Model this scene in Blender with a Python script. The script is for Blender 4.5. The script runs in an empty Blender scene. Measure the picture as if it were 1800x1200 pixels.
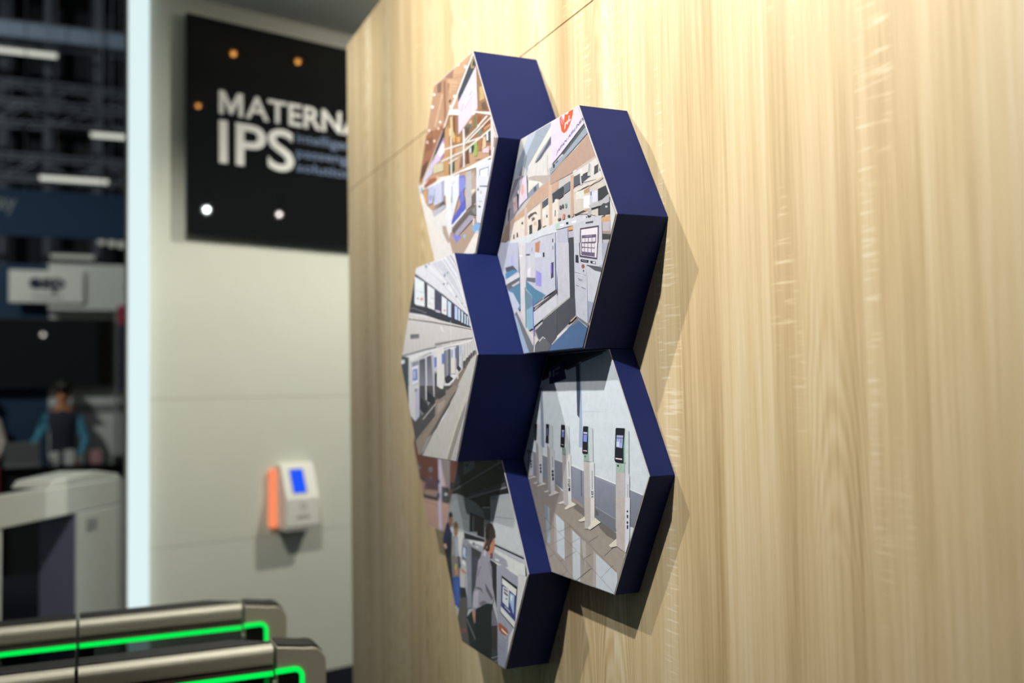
import bpy, bmesh, math, random
from mathutils import Vector, Matrix

random.seed(7)
SC = bpy.context.scene
COL = SC.collection

# ------------------------------------------------------------------ camera
CAM_POS = (1.9926, -0.9000, 1.6000)
cam_d = bpy.data.cameras.new('camera')
cam = bpy.data.objects.new('camera', cam_d)
COL.objects.link(cam)
cam.matrix_world = Matrix((
    (0.40468572, 0.0529416, 0.91292204, CAM_POS[0]),
    (0.91427241, -0.00342959, -0.40508543, CAM_POS[1]),
    (-0.01831492, 0.99859172, -0.04979095, CAM_POS[2]),
    (0, 0, 0, 1)))
cam_d.sensor_width = 36.0
cam_d.lens = 33.886
cam_d.clip_start = 0.02
cam_d.clip_end = 200
cam_d.dof.use_dof = True
cam_d.dof.focus_distance = 1.66
cam_d.dof.aperture_fstop = 1.95
SC.camera = cam

# ------------------------------------------------------------------ world, exposure
wd = bpy.data.worlds.new('hall_ambience')
SC.world = wd
wd.use_nodes = True
bgn = wd.node_tree.nodes['Background']
bgn.inputs[0].default_value = (0.85, 0.93, 1.0, 1)
bgn.inputs[1].default_value = 0.10
SC.view_settings.view_transform = 'Standard'
SC.view_settings.look = 'None'
SC.view_settings.exposure = 0.0
SC.view_settings.gamma = 1.0
SC.view_settings.use_curve_mapping = False

# spotlights of the stand and added fill lamps: (position, aim, watts, colour, cone degrees, lens glow, label)
WARM = (1.0, 0.95, 0.835)
NEUT = (1.0, 0.97, 0.86)
SPOTS = [
    ((-0.70, -1.67, 3.45), (0.0, 0.0, 2.7), 215, WARM, 86, 4, 0.03, 'black spotlight above the stand, aimed at the left half of the wooden wall'),
    ((1.00, -1.40, 3.58), (0.5, 0.0, 2.5), 335, WARM, 82, 4, 0.03, 'black spotlight above the camera side, aimed at the hexagon pictures'),
    ((-1.93, 1.76, 3.50), (-3.1, 0.75, 1.7), 210, NEUT, 120, 1.5, 0.03, 'black spotlight behind the wooden wall, aimed at the white wall'),
    ((-0.60, -0.60, 3.50), (-3.2, 0.05, 1.0), 175, NEUT, 62, 1.5, 0.03, 'black spotlight above the gates, aimed at the white wall'),
    ((-0.45, -0.30, 3.40), (-0.85, -0.95, 0.90), 230, NEUT, 44, 1.5, 0.03, 'added black fill spotlight aimed down at the two gates'),  # fill lamp added to brighten the gate rails from above
    ((0.885, 2.404, 3.40), (-1.8, 0.4, 2.6), 2, (0.9, 1.0, 1.0), 60, 900, 0.012, 'bright spotlight on the far side of the wooden wall, mirrored in the sign'),
    ((0.569, 3.031, 3.40), (-1.9, 0.6, 2.6), 0.5, (1.0, 0.9, 0.85), 60, 150, 0.012, 'dimmer black spotlight on the far side of the wooden wall'),
    ((4.00, -1.75, 3.00), (-3.0, -1.2, 1.0), 1.2, NEUT, 70, 100, 0.012, 'black spotlight behind the camera, facing the hall'),
    ((-5.60, -3.60, 4.60), (-9.0, -1.2, 1.9), 330, (0.95, 1.0, 0.95), 80, 3, 0.06, 'added black fill spotlight left of the picture, aimed at the neighbouring stand'),  # added to brighten the stand, in place of general hall lighting
    ((-8.50, -4.60, 8.20), (-13.5, -1.2, 5.6), 900, (0.9, 0.97, 1.0), 80, 3, 0.06, 'added black fill lamp under the hall roof, lighting the trusses'),  # added lamp that lifts the roof steel out of black
    ((-4.80, 2.60, 5.50), (-3.2, -0.9, 0.9), 720, (0.95, 1.0, 0.95), 34, 3, 0.06, 'added black fill lamp behind the white wall, aimed at the bag-drop frame'),  # added lamp, placed to reach the frame's post past the wall end
]

# ------------------------------------------------------------------ materials
def srgb(r, g, b):
    def f(c):
        c /= 255.0
        return c / 12.92 if c <= 0.04045 else ((c + 0.055) / 1.055) ** 2.4
    return (f(r), f(g), f(b), 1.0)

MATS = {}
def new_mat(name):
    m = bpy.data.materials.new(name)
    m.use_nodes = True
    nt = m.node_tree
    b = nt.nodes['Principled BSDF']
    MATS[name] = m
    return m, nt, b

def plain(name, col, rough=0.5, metal=0.0, var=0.06, scale=25.0, spec=0.5, bump=0.0):
    """principled surface with a faint procedural mottling"""
    m, nt, b = new_mat(name)
    L = nt.links
    tc = nt.nodes.new('ShaderNodeTexCoord')
    nz = nt.nodes.new('ShaderNodeTexNoise')
    nz.inputs['Scale'].default_value = scale
    nz.inputs['Detail'].default_value = 3
    L.new(tc.outputs['Object'], nz.inputs['Vector'])
    mr = nt.nodes.new('ShaderNodeMapRange')
    mr.inputs[3].default_value = 1 - var
    mr.inputs[4].default_value = 1 + var
    L.new(nz.outputs['Fac'], mr.inputs[0])
    mx = nt.nodes.new('ShaderNodeVectorMath')
    mx.operation = 'SCALE'
    mx.inputs[0].default_value = col[:3]
    L.new(mr.outputs[0], mx.inputs['Scale'])
    L.new(mx.outputs[0], b.inputs['Base Color'])
    b.inputs['Roughness'].default_value = rough
    b.inputs['Metallic'].default_value = metal
    b.inputs['Specular IOR Level'].default_value = spec
    if bump:
        bp = nt.nodes.new('ShaderNodeBump')
        bp.inputs['Strength'].default_value = bump
        bp.inputs['Distance'].default_value = 0.002
        L.new(nz.outputs['Fac'], bp.inputs['Height'])
        L.new(bp.outputs[0], b.inputs['Normal'])
    return m

def glow(name, col, strength):
    m, nt, b = new_mat(name)
    b.inputs['Base Color'].default_value = (col[0] * .02, col[1] * .02, col[2] * .02, 1)
    b.inputs['Specular IOR Level'].default_value = 0.1
    b.inputs['Emission Color'].default_value = (*col[:3], 1)
    b.inputs['Emission Strength'].default_value = strength
    return m

def wood_material():
    m, nt, b = new_mat('sawn_oak')
    N, L = nt.nodes, nt.links
    tc = N.new('ShaderNodeTexCoord')
    def stretched(sx, sz, loc=(0, 0, 0)):
        mp = N.new('ShaderNodeMapping')
        mp.inputs['Scale'].default_value = (sx, 1.0, sz)
        mp.inputs['Location'].default_value = loc
        L.new(tc.outputs['Object'], mp.inputs['Vector'])
        return mp.outputs[0]
    def noise(vec, detail=3, rough=0.55, dist=0.0):
        n = N.new('ShaderNodeTexNoise')
        n.inputs['Scale'].default_value = 1.0
        n.inputs['Detail'].default_value = detail
        n.inputs['Roughness'].default_value = rough
        n.inputs['Distortion'].default_value = dist
        L.new(vec, n.inputs['Vector'])
        return n.outputs['Fac']
    def rng(v, a, b_, c, d):
        r = N.new('ShaderNodeMapRange')
        r.inputs[1].default_value, r.inputs[2].default_value = a, b_
        r.inputs[3].default_value, r.inputs[4].default_value = c, d
        L.new(v, r.inputs[0])
        return r.outputs[0]
    def math_(op, a, b_=None):
        n = N.new('ShaderNodeMath')
        n.operation = op
        for i, v in enumerate((a, b_)):
            if v is None:
                continue
            if isinstance(v, (int, float)):
                n.inputs[i].default_value = v
            else:
                L.new(v, n.inputs[i])
        return n.outputs[0]
    # strips of the laminate, each with its own tone and its own piece of grain
    sep = N.new('ShaderNodeSeparateXYZ')
    L.new(tc.outputs['Object'], sep.inputs[0])
    sway = rng(noise(stretched(0.6, 0.9, (2.0, 0, 2.0)), 1), 0.3, 0.7, -0.08, 0.08)
    xw = math_('ADD', math_('MULTIPLY', sep.outputs['X'], 9.5), sway)
    vor = N.new('ShaderNodeTexVoronoi')
    vor.voronoi_dimensions = '1D'
    vor.inputs['Scale'].default_value = 1.0
    L.new(xw, vor.inputs['W'])
    srt = N.new('ShaderNodeSeparateColor')
    L.new(vor.outputs['Color'], srt.inputs[0])
    tone, pick, pick2 = srt.outputs[0], srt.outputs[1], srt.outputs[2]
    u = math_('SUBTRACT', xw, vor.outputs['W'])
    broad = noise(stretched(18, 0.55), 4, 0.6, 0.35)
    wide = noise(stretched(5.5, 0.25, (3.1, 0, 1.7)), 2, 0.5, 0.2)
    fine = noise(stretched(110, 1.8), 4, 0.65, 0.3)
    pores = noise(stretched(480, 8), 2, 0.5)
    # cathedral figure: nested arches in some strips
    arch = math_('ADD', math_('MULTIPLY', sep.outputs['Z'], 10.0), math_('MULTIPLY', math_('MULTIPLY', u, u), 16.0))
    arch = math_('ADD', arch, math_('MULTIPLY', noise(stretched(7.0, 2.2, (7.7, 0, 0.3)), 2), 4.5))
    arch = math_('ADD', arch, math_('MULTIPLY', tone, 7.0))
    rings = math_('SINE', math_('MULTIPLY', arch, 6.2832))
    ring_mask = math_('MULTIPLY', rng(pick, 0.50, 0.62, 0.0, 1.0), rng(noise(stretched(3.0, 1.3, (1.3, 0, 5.0)), 1), 0.40, 0.58, 0.0, 1.0))
    ringv = math_('MULTIPLY', rng(rings, -1, 1, -0.5, 0.5), ring_mask)
    # pale saw marks across the grain, in columns
    saw = rng(noise(stretched(15, 165), 1, 0.4, 0.12), 0.54, 0.66, 0.0, 1.0)
    saw_mask = math_('MULTIPLY', rng(noise(stretched(13, 1.9, (0.4, 0, 9.0)), 1), 0.54, 0.64, 0.0, 1.0), rng(pick2, 0.30, 0.45, 0.0, 1.0))
    sawv = math_('MULTIPLY', saw, saw_mask)
    t = math_('ADD', math_('MULTIPLY', rng(broad, 0.32, 0.68, 0, 1), 0.30), math_('MULTIPLY', rng(wide, 0.35, 0.65, 0, 1), 0.14))
    t = math_('ADD', t, math_('MULTIPLY', tone, 0.22))
    t = math_('ADD', t, math_('MULTIPLY', rng(fine, 0.3, 0.7, 0, 1), 0.28))
    t = math_('ADD', t, math_('MULTIPLY', rng(pores, 0.3, 0.7, 0, 1), 0.12))
    t = math_('ADD', t, math_('MULTIPLY', ringv, 0.34))
    t = math_('SUBTRACT', t, math_('MULTIPLY', sawv, 0.34))
    ramp = N.new('ShaderNodeValToRGB')
    e = ramp.color_ramp.elements
    e[0].position, e[0].color = 0.10, (0.735, 0.648, 0.490, 1)
    e[1].position, e[1].color = 0.90, (0.385, 0.270, 0.138, 1)
    k = ramp.color_ramp.elements.new(0.5)
    k.color = (0.610, 0.486, 0.298, 1)
    L.new(t, ramp.inputs[0])
    L.new(ramp.outputs[0], b.inputs['Base Color'])
    b.inputs['Roughness'].default_value = 0.48
    b.inputs['Specular IOR Level'].default_value = 0.35
    bp = N.new('ShaderNodeBump')
    bp.inputs['Strength'].default_value = 0.12
    bp.inputs['Distance'].default_value = 0.0012
    L.new(math_('SUBTRACT', fine, math_('MULTIPLY', sawv, 0.6)), bp.inputs['Height'])
    L.new(bp.outputs[0], b.inputs['Normal'])
    return m

def print_material():
    """the inks of a photo print: the ink colour stored on each patch, with paper grain"""
    m, nt, b = new_mat('photo_print')
    N, L = nt.nodes, nt.links
    at = N.new('ShaderNodeAttribute')
    at.attribute_name = 'ink'
    tc = N.new('ShaderNodeTexCoord')
    nz = N.new('ShaderNodeTexNoise')
    nz.inputs['Scale'].default_value = 420
    nz.inputs['Detail'].default_value = 2
    L.new(tc.outputs['Object'], nz.inputs['Vector'])
    n2 = N.new('ShaderNodeTexNoise')
    n2.inputs['Scale'].default_value = 60
    n2.inputs['Detail'].default_value = 3
    L.new(tc.outputs['Object'], n2.inputs['Vector'])
    ad = N.new('ShaderNodeMath')
    ad.operation = 'ADD'
    L.new(nz.outputs['Fac'], ad.inputs[0])
    L.new(n2.outputs['Fac'], ad.inputs[1])
    mr = N.new('ShaderNodeMapRange')
    mr.inputs[1].default_value = 0.6
    mr.inputs[2].default_value = 1.4
    mr.inputs[3].default_value = 0.90
    mr.inputs[4].default_value = 1.10
    L.new(ad.outputs[0], mr.inputs[0])
    sc = N.new('ShaderNodeVectorMath')
    sc.operation = 'SCALE'
    L.new(at.outputs['Color'], sc.inputs[0])
    L.new(mr.outputs[0], sc.inputs['Scale'])
    L.new(sc.outputs[0], b.inputs['Base Color'])
    b.inputs['Roughness'].default_value = 0.42
    b.inputs['Specular IOR Level'].default_value = 0.25
    return m

def glass_material(name, col, alpha_mix):
    m, nt, b = new_mat(name)
    N, L = nt.nodes, nt.links
    tr = N.new('ShaderNodeBsdfTransparent')
    tr.inputs[0].default_value = col
    gl = N.new('ShaderNodeBsdfGlossy')
    gl.inputs['Roughness'].default_value = 0.03
    fr = N.new('ShaderNodeFresnel')
    fr.inputs[0].default_value = 1.45
    mx = N.new('ShaderNodeMixShader')
    L.new(fr.outputs[0], mx.inputs[0])
    L.new(tr.outputs[0], mx.inputs[1])
    L.new(gl.outputs[0], mx.inputs[2])
    L.new(mx.outputs[0], N['Material Output'].inputs['Surface'])
    return m

WOOD = wood_material()
PRINT = print_material()
NAVY = plain('navy_laminate', (0.011, 0.021, 0.118, 1), 0.5, 0, 0.08, 30, 0.16)
BOARD = plain('board_edge', srgb(205, 205, 208), 0.6)
WHITEWALL = plain('white_paint', (0.66, 0.68, 0.585, 1), 0.72, 0, 0.03, 4, 0.3)
CORE = plain('wall_core', srgb(120, 98, 66), 0.7)
JOINT = plain('joint_shadow_gap', srgb(150, 120, 70), 0.8)
CEIL = plain('grey_soffit', srgb(232, 234, 226), 0.8, 0, 0.03, 3)
CARPET = plain('dark_carpet', srgb(40, 44, 52), 0.95, 0, 0.25, 300, 0.2, 0.4)
PLINTH = plain('navy_plinth', srgb(26, 30, 42), 0.6)
GLOSSBLACK = plain('gloss_black', (0.0065, 0.0068, 0.0072, 1), 0.02, 0, 0.02, 5, 0.5)
BLACK = plain('matt_black', srgb(22, 22, 24), 0.6)
LETTERWHITE = plain('letter_white', srgb(236, 238, 232), 0.5)
LETTERBLUE = plain('letter_blue', srgb(52, 88, 135), 0.5)
ALU = plain('brushed_aluminium', srgb(186, 184, 170), 0.55, 0.35, 0.05, 60)
ALUDARK = plain('dark_aluminium', srgb(120, 112, 104), 0.45, 0.7, 0.05, 60)
CAPMETAL = plain('champagne_metal', srgb(178, 174, 160), 0.5, 0.4, 0.04, 40)
GREENGLOW = glow('green_led', (0.0, 0.92, 0.09), 1.0)
STRIPGLOW = glow('cool_white_led', (0.75, 0.92, 0.93), 0.97)
ORANGEGLOW = glow('orange_led', (1.0, 0.27, 0.12), 1.0)
BLUESCREEN = glow('blue_screen', (0.0, 0.085, 1.0), 1.0)
TUBEGLOW = glow('hall_tube', (0.78, 0.80, 0.70), 0.9)
TUBEDIM = glow('hall_tube_dim', (0.55, 0.57, 0.50), 0.45)
AMBERGLOW = glow('amber_downlight', (1.0, 0.42, 0.09), 28.0)
TERMWHITE = plain('terminal_white', srgb(232, 232, 222), 0.45)
MACHINE = plain('machine_white', srgb(188, 190, 181), 0.5)
MACHINEBLUE = plain('machine_inner_blue_grey', srgb(110, 114, 138), 0.5)
GLASSDARK = glass_material('smoked_glass', (0.30, 0.34, 0.33, 1), 0.2)
HALLDARK = plain('hall_dark', srgb(30, 32, 36), 0.9)
HALLBEAM = plain('hall_steel', srgb(88, 92, 98), 0.6, 0.2)
HALLBEAMBLUE = plain('hall_painted_beam', srgb(104, 118, 132), 0.6)
HALLNAVY = plain('hall_navy_wall', srgb(22, 52, 78), 0.8)
BANNER = plain('blue_banner', srgb(26, 52, 80), 0.85, 0, 0.05, 3)
HALLWHITE = plain('hall_white_wall', srgb(205, 207, 200), 0.8)
HALLGREY = plain('hall_grey', srgb(130, 134, 132), 0.7)
SIGNNAVY = plain('sign_navy', srgb(24, 34, 60), 0.7)
RED = plain('magenta_poster', srgb(150, 34, 60), 0.7)
TEAL = plain('teal_mark', srgb(40, 100, 120), 0.6)
SKIN = plain('skin', srgb(196, 130, 88), 0.55)
HAIR = plain('dark_hair', srgb(34, 28, 26), 0.6)
VEST = plain('dark_vest', srgb(34, 34, 50), 0.8)
CYANCLOTH = plain('cyan_sleeve', srgb(70, 140, 165), 0.8)
GREYCLOTH = plain('grey_trousers', srgb(60, 62, 70), 0.8)
ORANGECLOTH = plain('pale_shirt', srgb(190, 180, 165), 0.8)
PINK = plain('pink_card', srgb(190, 140, 140), 0.7)
BLUEDECAL = plain('grey_print', srgb(150, 152, 146), 0.6)

# ------------------------------------------------------------------ mesh helpers
def obj(name, me, mat=None, parent=None, loc=None):
    o = bpy.data.objects.new(name, me)
    COL.objects.link(o)
    if mat is not None and me is not None and len(me.materials) == 0:
        me.materials.append(mat)
    if parent is not None:
        o.parent = parent
    if loc is not None:
        o.location = loc
    return o

def empty(name, loc=(0, 0, 0), rotz=0.0):
    o = bpy.data.objects.new(name, None)
    o.empty_display_size = 0.05
    COL.objects.link(o)
    o.location = loc
    o.rotation_euler = (0, 0, rotz)
    return o

def tag(o, label, cat, group=None):
    o['label'] = label
    o['category'] = cat
    if group:
        o['group'] = group
    return o

def structure(o):
    o['kind'] = 'structure'
    return o

def to_mesh(name, bm, smooth=False):
    bmesh.ops.recalc_face_normals(bm, faces=bm.faces)
    me = bpy.data.meshes.new(name)
    bm.to_mesh(me)
    bm.free()
    if smooth:
        for p in me.polygons:
            p.use_smooth = True
    return me

def add_box(bm, x0, x1, y0, y1, z0, z1):
    v = [bm.verts.new(c) for c in ((x0, y0, z0), (x1, y0, z0), (x1, y1, z0), (x0, y1, z0),
                                   (x0, y0, z1), (x1, y0, z1), (x1, y1, z1), (x0, y1, z1))]
    for f in ((3, 2, 1, 0), (4, 5, 6, 7), (0, 1, 5, 4), (1, 2, 6, 5), (2, 3, 7, 6), (3, 0, 4, 7)):
        bm.faces.new([v[i] for i in f])
    return v

def box_mesh(name, x0, x1, y0, y1, z0, z1, bev=0.0, seg=2):
    bm = bmesh.new()
    add_box(bm, x0, x1, y0, y1, z0, z1)
    if bev:
        bmesh.ops.bevel(bm, geom=list(bm.edges), offset=bev, segments=seg, affect='EDGES', profile=0.5)
    return to_mesh(name, bm)

def box(name, x0, x1, y0, y1, z0, z1, mat, parent=None, bev=0.0):
    return obj(name, box_mesh(name, x0, x1, y0, y1, z0, z1, bev), mat, parent)

def prism_mesh(name, pts, axis, a, b, bev=0.0, seg=2):
    """extrude a 2-D outline; axis 'x': pts are (y, z); 'y': (x, z); 'z': (x, y)"""
    bm = bmesh.new()
    def P(p, t):
        return {'x': (t, p[0], p[1]), 'y': (p[0], t, p[1]), 'z': (p[0], p[1], t)}[axis]
    lo = [bm.verts.new(P(p, a)) for p in pts]
    hi = [bm.verts.new(P(p, b)) for p in pts]
    bm.faces.new(lo)
    bm.faces.new(hi)
    n = len(pts)
    for i in range(n):
        bm.faces.new((lo[i], lo[(i + 1) % n], hi[(i + 1) % n], hi[i]))
    if bev:
        bmesh.ops.recalc_face_normals(bm, faces=bm.faces)
        bmesh.ops.bevel(bm, geom=list(bm.edges), offset=bev, segments=seg, affect='EDGES', profile=0.5)
    return to_mesh(name, bm)

def add_cyl(bm, p0, p1, r0, r1=None, n=16, cap=True):
    r1 = r0 if r1 is None else r1
    p0, p1 = Vector(p0), Vector(p1)
    d = (p1 - p0).normalized()
    u = d.orthogonal().normalized()
    w = d.cross(u)
    A, B = [], []
    for k in range(n):
        t = 2 * math.pi * k / n
        q = u * math.cos(t) + w * math.sin(t)
        A.append(bm.verts.new(p0 + q * r0))
        B.append(bm.verts.new(p1 + q * r1))
    for k in range(n):
        bm.faces.new((A[k], A[(k + 1) % n], B[(k + 1) % n], B[k]))
    if cap:
        bm.faces.new(A)
        bm.faces.new(B)

def cyl(name, p0, p1, r, mat, parent=None, r1=None, n=16):
    bm = bmesh.new()
    add_cyl(bm, p0, p1, r, r1, n)
    me = to_mesh(name, bm)
    return obj(name, me, mat, parent)

def sweep_mesh(name, pts, w, h, closed=False):
    """flat ribbon bar along a path in the y-z plane: width w in the plane, thickness h along x"""
    bm = bmesh.new()
    rings = []
    for i, p in enumerate(pts):
        a = pts[max(i - 1, 0)]
        b = pts[min(i + 1, len(pts) - 1)]
        d = Vector((b[0] - a[0], b[1] - a[1])).normalized()
        nn = Vector((-d.y, d.x)) * (w / 2)
        rings.append([bm.verts.new((0, p[0] + nn.x, p[1] + nn.y)), bm.verts.new((0, p[0] - nn.x, p[1] - nn.y)),
                      bm.verts.new((h, p[0] - nn.x, p[1] - nn.y)), bm.verts.new((h, p[0] + nn.x, p[1] + nn.y))])
    for A, B in zip(rings, rings[1:]):
        for k in range(4):
            bm.faces.new((A[k], A[(k + 1) % 4], B[(k + 1) % 4], B[k]))
    bm.faces.new(rings[0])
    bm.faces.new(rings[-1])
    return to_mesh(name, bm)

def text_mesh(txt, bold=0.0, depth=0.0, spacing=1.0):
    """glyph outlines as a mesh: x runs along the baseline, y is up; size 1"""
    cu = bpy.data.curves.new('lettering', 'FONT')
    cu.body = txt
    cu.size = 1.0
    cu.offset = bold
    cu.extrude = depth
    cu.space_character = spacing
    cu.resolution_u = 4
    o = bpy.data.objects.new('lettering', cu)
    COL.objects.link(o)
    dg = bpy.context.evaluated_depsgraph_get()
    me = bpy.data.meshes.new_from_object(o.evaluated_get(dg))
    bpy.data.objects.remove(o)
    bpy.data.curves.remove(cu)
    return me

def fit_text(txt, name, mat, parent, frame, x0, x1, y0, y1, off, bold=0.0, depth=0.004, spacing=1.0, bound=None):
    """lettering scaled into the rectangle x0..x1, y0..y1 of a plane frame (origin, xdir, ydir, normal).
    bound: (cap) text whose height sets y0..y1 instead of the real bounds"""
    me = text_mesh(txt, bold, 0.5, spacing)
    vs = [v.co for v in me.vertices]
    ax, bx = min(v.x for v in vs), max(v.x for v in vs)
    if bound:
        mb = text_mesh(bound, bold, 0.5)
        ay, by = min(v.co.y for v in mb.vertices), max(v.co.y for v in mb.vertices)
        bpy.data.meshes.remove(mb)
    else:
        ay, by = min(v.y for v in vs), max(v.y for v in vs)
    O, X, Y, Nn = frame
    for v in me.vertices:
        x = x0 + (v.co.x - ax) / (bx - ax) * (x1 - x0)
        y = y0 + (v.co.y - ay) / (by - ay) * (y1 - y0)
        z = off + (v.co.z + 0.5) * depth
        v.co = O + X * x + Y * y + Nn * z
    me.name = name
    me.materials.clear()
    return obj(name, me, mat, parent)

# ------------------------------------------------------------------ setting: floor, walls, ceiling
structure(box('floor', -18, 6, -8, 5, -0.05, 0, CARPET))

WL, WR, WTOP, WJ = -1.525, 4.2, 2.908, 2.352
wall = structure(box('wall_right', WL + 0.004, WR, 0.021, 0.16, 0.0, WTOP, CORE))
box('wood_panel', WL, WR, 0.0, 0.02, 0.0, WJ - 0.0016, WOOD, wall)
box('wood_panel', WL, WR, 0.0, 0.02, WJ + 0.0016, WTOP, WOOD, wall)
box('joint_strip', WL + 0.002, WR, 0.012, 0.0205, WJ - 0.0016, WJ + 0.0016, JOINT, wall)

# white back wall, turned 14.5 degrees away from square; local frame: s along the wall, up, normal into the stand
BO = Vector((-3.2437, 0.4393, 0.0))
BX = Vector((-0.25090, 0.96801, 0.0))
BZ = Vector((0, 0, 1))
BN = Vector((0.96801, 0.25090, 0.0))
BACK = Matrix(((BX.x, -BN.x, 0, BO.x), (BX.y, -BN.y, 0, BO.y), (0, 0, 1, 0), (0, 0, 0, 1)))
# in BACK space: x = s, y = -(distance out of the wall), z = up
def back_obj(o):
    o.matrix_world = BACK @ Matrix.Translation(o.location)
    return o

CEILZ = 3.61
wb = structure(back_obj(box('wall_back', -1.10, 1.4, 0.012, 0.12, 0.0, CEILZ, CORE)))
for z0, z1 in ((0.12, 0.867), (0.869, 1.584), (1.586, CEILZ)):
    o = box('wall_panel', -1.10, 1.4, 0.0, 0.012, z0, z1, WHITEWALL, wb)
bb = structure(back_obj(box('baseboard_back', -1.10, 1.4, -0.004, 0.012, 0.0, 0.118, PLINTH)))
ceil_ = structure(back_obj(box('ceiling', -1.25, 1.4, -1.75, 0.12, CEILZ, CEILZ + 0.06, CEIL)))

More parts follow.
